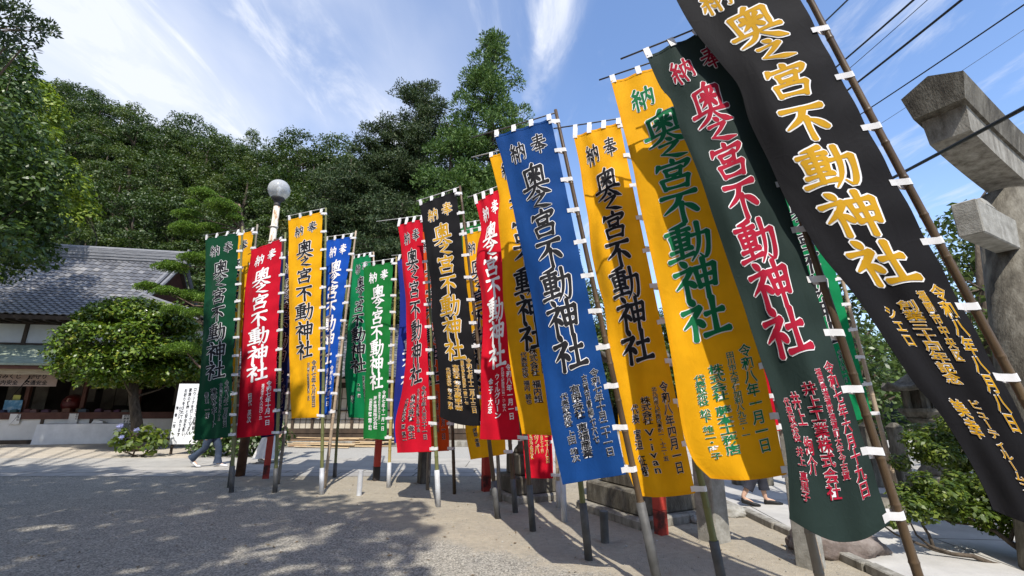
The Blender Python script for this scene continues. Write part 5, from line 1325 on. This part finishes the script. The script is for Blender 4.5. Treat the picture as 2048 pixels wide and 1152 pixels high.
def bare_pole(b, t, lab, bam, pipe):
    g = Vector(ground(*b)); T = Vector(atY(t[0], t[1], g.y + .25)); r_ = thing('bamboo_pole', tuple(g), lab, 'pole', 'bare bamboo poles among the banners')
    mb = MB(); mb.sm = True; bamboo(mb, lambda s: g + (T - g) * s, .032, .02, random.Random(lab)); mb.build('shaft', BAM[bam], r_, g)
    if pipe:
        h = pipe[0]; mb = MB(); mb.sm = True; mb.tube([g, g + (T - g) * (h / (T - g).length)], .042, n=14); mb.build('socket_pipe', M_PIPEW if pipe[1] == 'white' else M_PIPE, r_, g)
bare_pole((669, 955), (694, 560), 'olive bamboo pole behind the royal blue banner', 'green', (.3, 'grey'))
bare_pole((1129, 1043), (1100, 420), 'pale bamboo pole in a white pipe left of the empty grey socket', 'tan', (.58, 'white'))
bare_pole((1047, 936), (1040, 470), 'pale bamboo pole behind the small stone pedestal', 'tan', None)
# stone and concrete posts
for (x, y, w, h, lab, m) in [(1429, 1081, .27, 1.5, 'pale square granite post below the yellow banner with green writing', M_STONEL), (1622, 1134, .20, 1.35, 'square granite post behind the poles at the foot of the slate green banner', M_STONEL), (847, 966, .22, 2.2, 'dark grey square post behind the mid-row red banner', M_STONED)]:
    b_ = Vector(ground(x, y)); rot_ = Matrix.Rotation(R(30), 3, 'Z'); mb = MB(); mb.box(b_ + UZ * (h / 2 - .02), (w, w, h), rot_, taper=.94, bevel=.015); mb.box(b_ + UZ * (h + .03), (w * .94, w * .94, .10), rot_, taper=.3)
    tag(mb.build('stone_post', m, None, b_), lab, 'post')
# stone lanterns on stepped pedestals
def lantern(c, ang, sizes, label, top=True, scale=1.0):
    c = Vector(c); r_ = thing('stone_lantern', tuple(c), label, 'lantern'); rot_ = Matrix.Rotation(ang, 3, 'Z'); z = -0.02
    for k, (w, h) in enumerate(sizes):
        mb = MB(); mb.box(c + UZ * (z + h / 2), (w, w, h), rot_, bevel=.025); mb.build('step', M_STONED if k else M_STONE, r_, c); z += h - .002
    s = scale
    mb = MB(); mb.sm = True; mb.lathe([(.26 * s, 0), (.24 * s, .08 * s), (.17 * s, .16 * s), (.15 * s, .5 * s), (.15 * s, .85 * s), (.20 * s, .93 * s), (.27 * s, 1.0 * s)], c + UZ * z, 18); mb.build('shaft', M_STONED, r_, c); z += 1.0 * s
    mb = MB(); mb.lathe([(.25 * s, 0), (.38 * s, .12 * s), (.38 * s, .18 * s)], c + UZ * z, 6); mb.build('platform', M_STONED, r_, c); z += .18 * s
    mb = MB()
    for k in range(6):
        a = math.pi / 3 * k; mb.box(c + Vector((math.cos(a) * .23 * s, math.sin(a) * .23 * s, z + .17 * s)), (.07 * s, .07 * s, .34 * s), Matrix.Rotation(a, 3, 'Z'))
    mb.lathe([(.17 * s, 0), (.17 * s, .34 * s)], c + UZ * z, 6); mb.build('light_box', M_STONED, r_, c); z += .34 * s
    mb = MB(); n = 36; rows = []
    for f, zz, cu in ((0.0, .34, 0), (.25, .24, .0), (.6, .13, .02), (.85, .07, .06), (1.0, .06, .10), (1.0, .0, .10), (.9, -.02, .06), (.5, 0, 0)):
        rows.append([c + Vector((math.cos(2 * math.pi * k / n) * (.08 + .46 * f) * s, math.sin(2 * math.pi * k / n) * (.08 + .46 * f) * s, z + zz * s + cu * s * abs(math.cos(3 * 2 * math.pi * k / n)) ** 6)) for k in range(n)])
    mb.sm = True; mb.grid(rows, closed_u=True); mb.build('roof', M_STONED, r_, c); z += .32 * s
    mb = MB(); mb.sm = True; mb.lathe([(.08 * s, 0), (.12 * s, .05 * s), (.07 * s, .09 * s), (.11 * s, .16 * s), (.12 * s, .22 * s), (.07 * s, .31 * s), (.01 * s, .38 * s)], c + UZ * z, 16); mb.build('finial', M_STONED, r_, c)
    return r_
p1 = ground(1282, 1062); p0 = ground(1151, 1016); p2 = ground(1374, 1040)
ctr = (p0 + p2) / 2 + (p0 + p2 - 2 * p1) * .0
e_ = p1 - p0; ang = math.atan2(e_[1], e_[0]); w1 = float(np.linalg.norm(e_)) ; nrm_ = np.array([-e_[1], e_[0], 0]) / w1
cc = p1 - e_ * .5 + nrm_ * w1 * .5
lantern(cc, ang, [(w1, .14), (w1 * .84, .30), (w1 * .62, .34)], 'stone lantern on the larger stepped pedestal behind the big blue banner', scale=1.0)
q1 = ground(1095, 1006); cc2 = q1 + np.array([-.33, .52, 0]); lantern(cc2, ang, [(1.0, .13), (.82, .28), (.55, .35)], 'stone lantern on the smaller stepped pedestal behind the low red banner', scale=.9)
rl_ = atY(1846, 830, 8.2); lantern((rl_[0], 8.2, 0), .4, [(.9, .2), (.62, .25)], 'old stone lantern with a curling roof among the azaleas at the right', scale=.92)
# boulder at the foot of the slate green banner
def boulder(c, s, lab, seed, m):
    bm = bmesh.new(); bmesh.ops.create_icosphere(bm, subdivisions=4, radius=1.0); rg2 = np.random.default_rng(seed); kx = rg2.normal(size=(6, 3)) * 2.2; ph_ = rg2.uniform(0, 6, 6)
    for v in bm.verts:
        p_ = np.array(v.co); d_ = sum(math.sin(float(k @ p_) + f) for k, f in zip(kx, ph_)) * .045 + sum(math.sin(float(k @ p_) * 3.1 + f) for k, f in zip(kx, ph_)) * .03 + sum(math.sin(float(k @ p_) * 7.3 + f) for k, f in zip(kx, ph_)) * .012
        q_ = p_ * (1 + d_); q_[2] = max(q_[2], -.35); v.co = Vector((q_[0] * s[0], q_[1] * s[1], q_[2] * s[2]))
    me = bpy.data.meshes.new('boulder'); bm.to_mesh(me); bm.free(); me.materials.append(m)
    for pl_ in me.polygons: pl_.use_smooth = True
    o = bpy.data.objects.new('boulder', me); COL.objects.link(o); o.location = c; return tag(o, lab, 'rock')
M_ROCK = mat('brown_rock', [(0.25, (0.05, 0.038, 0.032)), (0.5, (0.14, 0.11, 0.095)), (0.75, (0.27, 0.235, 0.21))], scale=5, rough=.85, bump=.6, bscale=20, detail=10)
bo_ = ground(1712, 1118); boulder((bo_[0] - .08, bo_[1] + .2, .06), (.5, .26, .20), 'low brown boulder at the foot of the slate green banner', 3, M_ROCK)
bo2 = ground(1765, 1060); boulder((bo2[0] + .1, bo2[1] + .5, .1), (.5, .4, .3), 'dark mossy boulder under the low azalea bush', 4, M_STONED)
for x, y, s, lab in ((1398, 1022, .12, 'small pale stone left of the granite post'), (1462, 1030, .17, 'rounded stone at the path edge right of the granite post'), (1396, 1045, .09, 'smallest pale stone near the red post')):
    q_ = ground(x, y); boulder((q_[0], q_[1], .03), (s * 1.3, s, s * .7), lab, int(x), M_STONEL)
# stone fence posts beyond the approach
fr_ = random.Random(8)
for k in range(9):
    x = 4.6 + k * .52; yb = 9.9 - k * .05; h = 1.15 + fr_.uniform(-.03, .03); mb = MB(); mb.box((x, yb, h / 2), (.22, .22, h), Matrix.Rotation(fr_.uniform(-.05, .05), 3, 'Z'), taper=.95, bevel=.02)
    mb.box((x, yb, h + .04), (.21, .21, .09), None, taper=.35)
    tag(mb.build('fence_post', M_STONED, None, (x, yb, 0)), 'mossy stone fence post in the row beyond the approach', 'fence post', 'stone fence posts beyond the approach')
# ---------------------------------------------------------------- utility pole and wires
UP = Vector(atY(1503, 700, 15.0)); UP.z = 0
ur = thing('utility_pole', tuple(UP), 'utility pole hidden behind the slate green banner where the overhead wires meet', 'pole')
zt = atY(1500, 205, 15.0)[2]
mb = MB(); mb.sm = True; mb.tube([UP + UZ * -.1, UP + UZ * 5, UP + UZ * zt], [.17, .15, .11], n=14); mb.build('shaft', M_STONEL, ur, UP)
mb = MB(); mb.box(UP + UZ * (zt - .5), (.5, .1, .1)); mb.build('crossarm', M_RUSTD, ur, UP)
M_WIRE = mat('black_cable', [(0, (0.012, 0.012, 0.014))], rough=.5)
wires = [((1687, 0), (1619, 65), .013, 'short thick overhead wire at the top, leftmost of the seven'), ((1819, 0), (1663, 134), .014, 'thick overhead wire, second from the left'), ((1847, 0), (1672, 152), .005, 'thin overhead wire between two thick ones'),
         ((1915, 0), (1685, 180), .016, 'thickest overhead wire crossing above the banner pole'), ((2048, 4), (1743, 206), .009, 'overhead wire passing just above the torii beam end'), ((2048, 54), (1730, 262), .005, 'thin overhead wire running behind the torii beam end'), ((2048, 210), (1782, 347), .014, 'overhead wire crossing in front of the torii beam')]
for (a, b_, r_w, lab) in wires:
    sl = (b_[1] - a[1]) / (b_[0] - a[0]); yp = a[1] + sl * (1502 - a[0]); near = (a[0] + 260, a[1] + sl * 260)
    P0 = Vector(atY(1502, yp, 15.0)); front = lab.endswith('in front of the torii beam')
    P1 = Vector(atY(near[0], near[1], 2.6 if front else 4.6))
    if 'behind the torii' in lab: P1 = Vector(atY(near[0], near[1], 9.5))
    mb = MB(); mb.sm = True
    pts = [P0 + (P1 - P0) * t + UZ * (-.10 * math.sin(math.pi * t)) for t in np.linspace(0, 1, 24)]
    mb.tube(pts, r_w * 1.5, n=6); tag(mb.build('overhead_wire', M_WIRE, None, P0), lab, 'wire', 'overhead wires')
# front row, from the far left to the near right
nobori('a', 'dark green banner with black white-edged writing, farthest left of all the banners', 'dark green', (463, 985), (485, 453), (412, 478), (389, 881), (478, 465), (465, 874),
       left=[(411, 540), (407, 619), (404, 700), (401, 740)], text=('令和八年二月吉日', '北九州市八幡西区塔野二丁目', '建設サポート', '青山 一樹'), bam='green', pipe=(0.46, 'grey'), nstrap=12)
nobori('b', 'yellow banner mostly hidden behind the leftmost dark green one, only a strip showing', 'yellow', (459, 975), (515, 449), (448, 478), (430, 860), (508, 460), (478, 855),
       text=('令和八年一月吉日', '', '', ''), bam='grey', pipe=(0.5, 'grey'), nstrap=12)
nobori('c', 'red banner with plain white writing, right of the leftmost dark green banner', 'red', (550, 985), (571, 465), (503, 500), (474, 876), (564, 477), (551, 869),
       left=[(502, 517), (492, 556), (487, 608), (484, 700)], ink='white', edge=None, text=('令和七年十月一日', '直方市下新入六六〇-三', '', ''), extra=[(0.30, .79, .955, .115, '田代 英次')], bam='green', pipe=(0.42, 'grey'), rodL=(496, 509))
nobori('d', 'navy banner half hidden behind the leftmost yellow banner in full view', 'navy', (556, 968), (618, 495), (562, 512), (522, 876), (610, 503), (563, 868),
       ink='black', edge='white', text=('令和八年一月一日', '', '', ''), bam='grey')
nobori('e', 'tall yellow banner with black writing beside the round street lamp', 'yellow', (643, 989), (652, 416), (577, 439), (582, 837), (645, 423), (639, 835),
       left=[(577, 530), (579, 608), (580, 752)], text=('令和七年九月吉日', '北九州市八幡西区西神原町四-三九', '', ''), bam='green', pipe=(0.45, 'white'), rod='pale', tanps=0.2)
nobori('f', 'royal blue banner with white writing, behind the tall yellow one by the lamp', 'blue', (649, 976), (712, 462), (652, 481), (622, 838), (707, 472), (665, 828),
       ink='white', edge=None, text=('令和八年一月一日', '福岡市東区香椎', '', ''), bam='tan', rod='pale')
nobori('g', 'bright green banner with black white-edged writing, between the blue one and another green one', 'bright green', (755, 954), (747, 504), (707, 517), (697, 835), (744, 509), (752, 838),
       left=[(700, 608), (694, 660), (692, 760)], text=('令和七年吉日', '福岡県京都郡苅田町', '', ''), extra=[(.45, .80, .93, .085, '来山 信'), (.24, .87, .94, .085, '明子')], bam='tan', rod='pale', amp=1.7)
nobori('h', 'mid green banner with plain white writing, right of the bright green one', 'green', (777, 975), (793, 514), (728, 533), (727, 877), (788, 523), (775, 879),
       left=[(729, 620), (732, 754)], ink='white', edge=None, text=('令和七年十一月一日', '京都市大竹町立戸四丁目四-一', '藤本電業株式会社', '代表取締役 藤本 龍哉・和昭'), bam='yellow', pipe=(0.46, 'white'), rod='pale')
nobori('i', 'violet blue banner peeping out behind the red one with black writing', 'violet blue', (855, 980), (868, 505), (796, 519), (789, 886), (862, 512), (850, 880),
       left=[(799, 600), (798, 650), (788, 816)], ink='white', edge=None, bam='grey', rodL=(783, 511), rod='pale', text=('令和八年四月一日', '', '', ''))
nobori('j', 'red banner with black white-edged writing, next to the black and gold one in mid row', 'red', (877, 1014), (852, 428), (796, 450), (794, 906), (845, 438), (869, 903),
       left=[(802, 490), (807, 547), (813, 620), (812, 719), (804, 780), (790, 844)], text=('令和七年八月三十一日', '北九州市小倉北区緑ヶ丘二丁目', '株式会社 幸生', '代表取締役 原 慎二'), bam='green', pipe=(0.55, 'white'), rodL=(753, 443), rod='pale', amp=1.2)
nobori('k', 'orange banner behind the mid-row black and gold one, only its lower corner showing', 'orange', (909, 988), (893, 450), (838, 465), (836, 905), (890, 455), (905, 902),
       text=('令和八年四月一日', '北九州市小倉南区一丁目五番二十五号', '', ''), bam='brown')
nobori('l', 'black banner with gold white-edged writing in mid row, between two red banners', 'black', (996, 1037), (920, 372), (840, 409), (880, 834), (914, 383), (975, 851),
       left=[(845, 438), (854, 506), (862, 568), (865, 646), (873, 702), (879, 789)], ink='gold', edge='white', text=('令和七年十二月十三日', '福岡市博多区東那珂一番二-七', '有限会社 佐々木自動車工業', '代表取締役 佐々木 和寿'), bam='brown', pipe=(0.5, 'grey'), rod='pale', sag=0.05, vsc=1.0)
nobori('m', 'green banner hidden behind the others, just its top edge seen above a yellow one', 'green', (1000, 1003), (972, 437), (922, 455), (940, 890), (966, 446), (992, 880), text=('', '', '', ''), bam='grey', rod='pale')
nobori('n', 'yellow banner behind the red one with white writing, hanging lower than its neighbours', 'yellow', (1031, 1025), (985, 448), (926, 470), (942, 919), (980, 455), (1015, 909),
       left=[(928, 560), (926, 700), (930, 851)], text=('令和七年吉日', '', '', '代表取締役 阿部 孝重'), bam='brown', pipe=(0.47, 'grey'), rod='pale')
nobori('o', 'red banner with plain white writing, left of the yellow one behind the big blue banner', 'red', (1066, 1062), (1010, 365), (951, 405), (959, 879), (1003, 377), (1047, 881),
       left=[(957, 428), (962, 459), (956, 490), (954, 537), (962, 581), (966, 646), (963, 719), (961, 800)], ink='white', edge=None, text=('令和八年一月一日', '北九州市八幡西区浅川台一-二-四十八', 'ウィルグリーン', '金子 大志'), bam='brown', pipe=(0.55, 'grey'), rodL=(935, 395), rod='pale', amp=1.3, tv=(0.73, 0.93))
nobori('p', 'yellow banner with black writing, partly covered by the big blue banner', 'yellow', (1178, 1120), (1085, 275), (979, 312), (1044, 868), (1078, 290), (1150, 873),
       left=[(991, 359), (1000, 400), (998, 435), (1005, 532), (1007, 602), (1013, 648), (1022, 744)], text=('令和八年一月一日', '福岡市西区', '株式会社 福内組', '代表取締役 福内 誠也'), bam='green', pipe=(0.55, 'grey'), rodL=(943, 315), rod='pale', tv=(0.70, 0.91))
nobori('q', 'red banner low behind the big blue one, gold white-edged writing at its foot', 'red', (1118, 1016), (1095, 375), (1010, 400), (1051, 957), (1085, 385), (1117, 957),
       ink='gold', edge='white', text=('令和七年七月二十八日', '福岡市南区大橋二丁目七十四', '日本ミツバ', 'ション株式会社'), bam='tan', pipe=(0.4, 'white'))
nobori('r', 'big blue banner with black white-edged writing in front of the stone pedestals', 'deep blue', (1322, 1195), (1111, 220), (990, 272), (1125, 970), (1097, 241), (1251, 952),
       left=[(1005, 324), (1021, 394), (1035, 463), (1047, 515), (1064, 602), (1068, 624), (1087, 744), (1104, 863)], text=('令和七年十月二十一日', '古賀市青柳七六七', '有限会社 東福産業', '代表取締役 上田 雄次'), bam='brown', pipe=(0.75, 'grey'), rodL=(945, 275))
nobori('s', 'large yellow banner with black writing, just right of the big blue one', 'yellow', (1450, 1190), (1250, 235), (1147, 272), (1274, 993), (1243, 247), (1396, 989),
       left=[(1160, 334), (1168, 393), (1177, 442), (1182, 498), (1196, 567), (1209, 614), (1221, 720), (1235, 806), (1239, 868), (1247, 916)], text=('令和八年四月一日', '北九州市八幡西区本城一-十二-五', '株式会社 V・ivan', '代表 宮迫 征樹'), bam='green', pipe=(0.42, 'grey'), rodL=(1107, 257), amp=1.3, sag=0.02, vsc=0.885)
nobori('t', 'large yellow banner with green white-edged main writing, left of the slate green one', 'yellow', (1672, 1300), (1400, 85), (1222, 163), (1422, 958), (1388, 108), (1570, 954),
       left=[(1243, 243), (1265, 330), (1280, 412), (1291, 460), (1324, 614), (1338, 686), (1350, 763), (1367, 868), (1388, 923)], ink='green', text=('令和八年一月一日', '田川市大字伊加利八九三-一', '株式会社 藤本工務店', '代表取締役 松下 雄二・睦子'), bam='grey', rodL=(1198, 160), sag=0.02, vsc=.93, mainu=.46)
nobori('u', 'red banner behind the yellow one with green writing, only a thin strip showing', 'red', (1641, 1140), (1440, 300), (1350, 320), (1450, 880), (1432, 312), (1546, 868), text=('', '', '', ''), ink='white', edge=None, bam='tan')
nobori('v', 'slate green banner with dark red white-edged writing, left of the nearest black one', 'slate green', (1916, 1400), (1460, 22), (1293, 113), (1579, 1038), (1450, 50), (1787, 1051),
       left=[(1321, 173), (1343, 200), (1360, 260), (1378, 304), (1404, 369), (1425, 434), (1484, 600), (1503, 662), (1527, 734), (1551, 801), (1570, 887), (1578, 983)], mid=(1690, 700), ink='red', text=('令和七年六月十九日', '福岡県遠賀郡遠賀町大字今古賀', '井上工業株式会社', '井上 絢介'), extra=[(.16, .80, .96, .07, '代表取締役 井上 真里子')], bam='brown', rodL=(1241, 118), sag=0.12, amp=1.2, vsc=.95, mainu=.44, r0=.028)
nobori('w', 'light green banner showing between the slate green and the nearest black banner', 'bright green', (1812, 1050), (1622, 318), (1535, 340), (1640, 860), (1612, 330), (1735, 838), text=('', '令和八年一月', '', ''), bam='tan', rod='pale')
nobori('x', 'black banner with large gold white-edged writing, nearest and farthest right', 'black', (2426, 1480), (1548, -140), (1338, -34), (1990, 1022), (1557, -118), (2168, 1130),
       left=[(1354, 2), (1391, 65), (1443, 130), (1478, 173), (1499, 243), (1538, 325), (1573, 403), (1603, 449), (1642, 512), (1708, 591), (1758, 661), (1784, 700), (1834, 773), (1874, 818), (1933, 908), (1975, 985)], mid=(1834, 404), ink='gold', text=('令和八年八月八日', '福岡市中央区', '', ''), extra=[(.48, .69, .815, .14, '創業三十周年記念'), (.27, .70, .765, .10, 'シエロ'), (.55, .835, .955, .10, 'ビューティルームス'), (.33, .84, .895, .13, '美幸')], bam='brown', r0=0.027, r1=0.022, amp=0.8, vsc=0.884, vof=-0.022, tv=(0.665, 0.87), mainu=0.48, og=3.6)
# ---------------------------------------------------------------- people
SKIN = mat('skin', [(0.3, (0.50, 0.31, 0.22)), (0.7, (0.58, 0.37, 0.27))], scale=8, rough=.55)
def skin_mesh(name, verts, edges, radii, m, parent, origin, sub=2, rootv=0):
    me = bpy.data.meshes.new(name); me.from_pydata([tuple(Vector(v) - Vector(origin)) for v in verts], edges, []); ob = bpy.data.objects.new(name, me); COL.objects.link(ob)
    md = ob.modifiers.new('skin', 'SKIN'); md.use_smooth_shade = True
    for i, r in enumerate(radii):
        sv = me.skin_vertices[0].data[i]; sv.radius = r if hasattr(r, '__len__') else (r, r); sv.use_root = (i == rootv)
    s = ob.modifiers.new('sub', 'SUBSURF'); s.levels = sub; s.render_levels = sub
    dg = bpy.context.evaluated_depsgraph_get(); ev = ob.evaluated_get(dg); m2 = bpy.data.meshes.new_from_object(ev)
    ob.modifiers.clear(); ob.data = m2; m2.materials.clear(); m2.materials.append(m)
    for pl_ in m2.polygons: pl_.use_smooth = True
    ob.parent = parent
    return ob
def person(base, heading, label, step, top_m, leg_m, shoe_m, hair_m, H=1.62, skirt=None, crop=1.0, hair_len=.2, cuff=.075):
    """walking figure; x forward, y left in its own frame; step = (front foot x, rear foot x, rear heel lift)"""
    B_ = Vector((base[0], base[1], 0)); f = Vector((math.cos(heading), math.sin(heading), 0)); l = Vector((-f.y, f.x, 0)); k = H / 1.62
    def q(x, y, z): return B_ + (f * x + l * y + UZ * z) * k
    r_ = thing('person', tuple(B_), label, 'person')
    fx, rx, lift = step
    V = []; E = []; RR = []
    def chain(pts, start=None):
        prev = start
        for p_, rad in pts:
            V.append(p_); RR.append(tuple(np.array(rad) * k) if hasattr(rad, '__len__') else (rad * k, rad * k))
            if prev is not None: E.append((prev, len(V) - 1))
            prev = len(V) - 1
        return prev
    chain([(q(0, 0, .86), (.13, .10))])
    chest = chain([(q(.01, 0, 1.0), (.115, .09)), (q(.02, 0, 1.15), (.125, .095)), (q(.02, 0, 1.28), (.13, .09))], 0)
    neck = chain([(q(.02, 0, 1.36), (.055, .055)), (q(.035, 0, 1.41), (.05, .05))], chest)
    chain([(q(.05, 0, 1.47), (.072, .078)), (q(.055, 0, 1.54), (.075, .088)), (q(.04, 0, 1.60), (.05, .06))], neck)
    for s, sw in ((1, -1), (-1, 1)):
        w_ = chain([(q(.02, s * .16, 1.30), .052), (q(-.05 * sw, s * .21, 1.06), .04), (q(.08 * -sw + .06, s * .20, .84), .03)], chest)
        p0 = q(.08 * -sw + .07, s * .20, .77); pm = chain([(p0, (.018, .036))], w_)
        for j in range(4):
            o_ = (j - 1.5) * .018; ln = (.072, .08, .076, .06)[j]
            chain([(p0 + (f * o_ - UZ * (.03)) * k, .010), (p0 + (f * o_ * 1.1 - UZ * (.03 + ln * .6) - l * s * .006) * k, .0085), (p0 + (f * o_ * 1.05 - UZ * (.03 + ln) - l * s * .02) * k, .007)], pm)
        chain([(p0 + (f * .035 - UZ * .0) * k, .011), (p0 + (f * .05 - UZ * .04 - l * s * .008) * k, .0085)], pm)
    legs = []
    for s, x, lf_ in ((1, fx, 0.0), (-1, rx, lift)):
        kx = x * .5 + (.10 if x < 0 else .06)
        hip = q(0, s * .085, .82); kn = q(kx, s * .09, .46 + lf_ * .1); an = q(x - .02, s * .09, .085 + lf_)
        toe = q(x + .14, s * .095, .03 + lf_ * .15)
        chain([(hip, .085), ((hip + kn) / 2, .07), (kn, .052), ((kn + an) / 2 - f * .015, .048), (an, .034), (toe, (.035, .025))], 0)
        legs.append((hip, kn, an, toe, lf_))
    body = skin_mesh('body', V, E, RR, SKIN, r_, B_)
    # face: nose, eyes, mouth, ears as small children
    mb = MB(); mb.sm = True
    mb.tube([q(.115, 0, 1.52), q(.142, 0, 1.485), q(.12, 0, 1.478)], [.008 * k, .014 * k, .01 * k], n=8)
    for s in (1, -1): mb.tube([q(.035, s * .078, 1.525), q(.03, s * .09, 1.505), q(.035, s * .078, 1.475)], [.008 * k, .016 * k, .008 * k], n=6)
    mb.build('nose_and_ears', SKIN, r_, B_)
    mb = MB()
    for s in (1, -1): mb.lathe([(.010 * k, -.006 * k), (.013 * k, 0), (.010 * k, .006 * k)], q(.116, s * .032, 1.53), 8)
    mb.build('eyes', INK['black'], r_, B_)
    mb = MB(); mb.tube([q(.112, -.022, 1.44), q(.121, 0, 1.438), q(.112, .022, 1.44)], .006 * k, n=6); mb.build('mouth', mat('lips', [(0, (.35, .12, .11))], rough=.5), r_, B_)
    # hair cap
    mb = MB(); mb.sm = True; rows = []
    for t in np.linspace(0.02, 1.0, 9):
        row = []
        for a in np.linspace(0, 2 * math.pi, 22, endpoint=False):
            back = .5 - .5 * math.cos(a); th = t * (1.15 + back * 1.0)
            rr_ = .112; zz = 1.545 + rr_ * math.cos(th) - (hair_len * max(0, t - .8) * 5 * back * .3)
            row.append(q(.045 - .005 + rr_ * math.sin(th) * math.cos(a) * .98, rr_ * .88 * math.sin(th) * math.sin(a), zz))
        rows.append(row)
    mb.grid(rows, closed_u=True); mb.build('hair', hair_m, r_, B_)
    # shirt
    mb = MB(); mb.sm = True; rows = []
    for z, a, b in ((1.365, .075, .085), (1.33, .10, .17), (1.25, .125, .185), (1.1, .125, .165), (.95, .128, .165), (.80, .14, .185)):
        rows.append([q(.015 + a * math.cos(t), b * math.sin(t), z + .006 * math.sin(t * 5)) for t in np.linspace(0, 2 * math.pi, 26, endpoint=False)])
    mb.grid(rows, closed_u=True)
    for s, sw in ((1, -1), (-1, 1)):
        mb.tube([q(.02, s * .13, 1.31), q(.015, s * .18, 1.24), q(-.03 * sw, s * .205, 1.10)], [.075 * k, .072 * k, .068 * k], n=14, cap=False)
    mb.build('shirt', top_m, r_, B_)
    # trousers or skirt
    if skirt:
        mb = MB(); mb.sm = True; rows = []
        for z in np.linspace(.98, skirt, 10):
            t_ = (.98 - z) / (.98 - skirt); row = []
            for a in np.linspace(0, 2 * math.pi, 60, endpoint=False):
                fold = 1 + .10 * t_ * math.sin(a * 9 + 2 * t_) + .05 * t_ * math.sin(a * 5 + 1)
                ex_ = .135 + .13 * t_ + (.10 * t_ if math.cos(a) < 0 else .02 * t_) * abs(math.cos(a))
                row.append(q(ex_ * fold * math.cos(a) + (-.06 * t_), (.16 + .12 * t_) * fold * math.sin(a), z + .02 * t_ * math.sin(a * 3)))
            rows.append(row)
        mb.grid(rows, closed_u=True); mb.build('skirt', leg_m, r_, B_)
    else:
        mb = MB(); mb.sm = True
        rows = [[q(.005 + a * math.cos(t), b * math.sin(t), z) for t in np.linspace(0, 2 * math.pi, 24, endpoint=False)] for z, a, b in ((.98, .13, .165), (.88, .14, .18), (.80, .135, .185), (.74, .09, .15))]
        mb.grid(rows, closed_u=True)
        for hip, kn, an, toe, lf_ in legs:
            e = kn + (an - kn) * crop
            P_ = [hip, (hip + kn) / 2, kn, kn + (e - kn) * .33, kn + (e - kn) * .66, e]
            rows = []; rad = [.105, .095, .078, .075, .078, cuff]
            ax = 0
            for i, p_ in enumerate(P_):
                t_ = (P_[min(i + 1, 5)] - P_[max(i - 1, 0)]).normalized(); u_ = l; v_ = t_.cross(u_).normalized()
                rows.append([p_ + (u_ * math.cos(a) + v_ * math.sin(a)) * rad[i] * k * (1 + .05 * math.sin(a * 3 + i * 1.7) * (i > 1)) for a in np.linspace(0, 2 * math.pi, 20, endpoint=False)])
            # finer rows for cloth creases
            mb.grid(rows, closed_u=True)
        mb.build('trousers', leg_m, r_, B_)
    for hip, kn, an, toe, lf_ in legs:
        mb = MB(); mb.sm = True; d_ = (toe - an); d_.z = 0; d_.normalize(); tilt = -math.atan2(lf_ * .85, .2); rows = []
        base_ = Vector((toe.x, toe.y, 0)) + UZ * max(0.0, (toe.z - .03 * k) * .6)
        for x, w_, h0, h1 in ((-.20, .018, .012, .05), (-.19, .034, .0, .085), (-.13, .038, .0, .095), (-.06, .040, .0, .075), (.0, .047, .0, .055), (.05, .044, .0, .045), (.085, .028, .004, .034), (.098, .008, .012, .022)):
            xx = x * math.cos(tilt); up_ = -x * math.sin(-tilt) if x < 0 else 0
            row = []
            for a in np.linspace(0, 2 * math.pi, 14, endpoint=False):
                zz = h0 + (h1 - h0) * (.5 + .5 * math.sin(a)); row.append(base_ + (d_ * (xx + .01) + l * w_ * math.cos(a) + UZ * (zz + up_)) * k)
            rows.append(row)
        mb.grid(rows, closed_u=True); n_ = 14; nb = len(mb.v)
        mb.add(rows[0], [tuple(range(n_))]); mb.add(rows[-1], [tuple(range(n_ - 1, -1, -1))])
        mb.build('shoe', shoe_m, r_, B_)
    return r_
DEN = mat('blue_denim', [(0.3, (0.022, 0.034, 0.062)), (0.7, (0.05, 0.07, 0.11))], scale=9, rough=.85, bump=.2, bscale=60)
M_WSH = mat('white_shoe', [(0, (.62, .62, .64))], rough=.6); M_BSH = mat('black_shoe', [(0, (.012, .012, .013))], rough=.45); M_HAIR = mat('black_hair', [(0.3, (.012, .010, .009)), (0.7, (.03, .025, .02))], scale=20, stretch=(1, 1, .2), rough=.5)
g1_ = ground(414, 934); person(g1_, 0.05, 'person in wide blue jeans and white shoes striding behind the leftmost banner', (.22, -.34, .13), mat('grey_shirt', [(0, (.30, .31, .33))], rough=.85), DEN, M_WSH, M_HAIR, H=1.64, cuff=.105)
g2_ = ground(536, 926); person(g2_, 0.05, 'person in a long white skirt walking behind the leftmost red banner', (.16, -.2, .06), mat('white_blouse', [(0, (.66, .66, .66))], rough=.85), mat('white_skirt', [(0.3, (.62, .61, .59)), (0.7, (.74, .73, .71))], scale=6, rough=.85), mat('white_sandal', [(0, (.55, .53, .5))], rough=.6), M_HAIR, H=1.58, skirt=.13)
g3_ = ground(1514, 1011); person(g3_, -0.12, 'person in dark cropped trousers and black shoes walking along the approach', (.20, -.22, .05), mat('dark_shirt', [(0, (.03, .03, .04))], rough=.85), mat('dark_trousers', [(0.3, (.012, .013, .02)), (0.7, (.03, .032, .045))], scale=9, rough=.85), M_BSH, M_HAIR, H=1.6, crop=.62, cuff=.085)
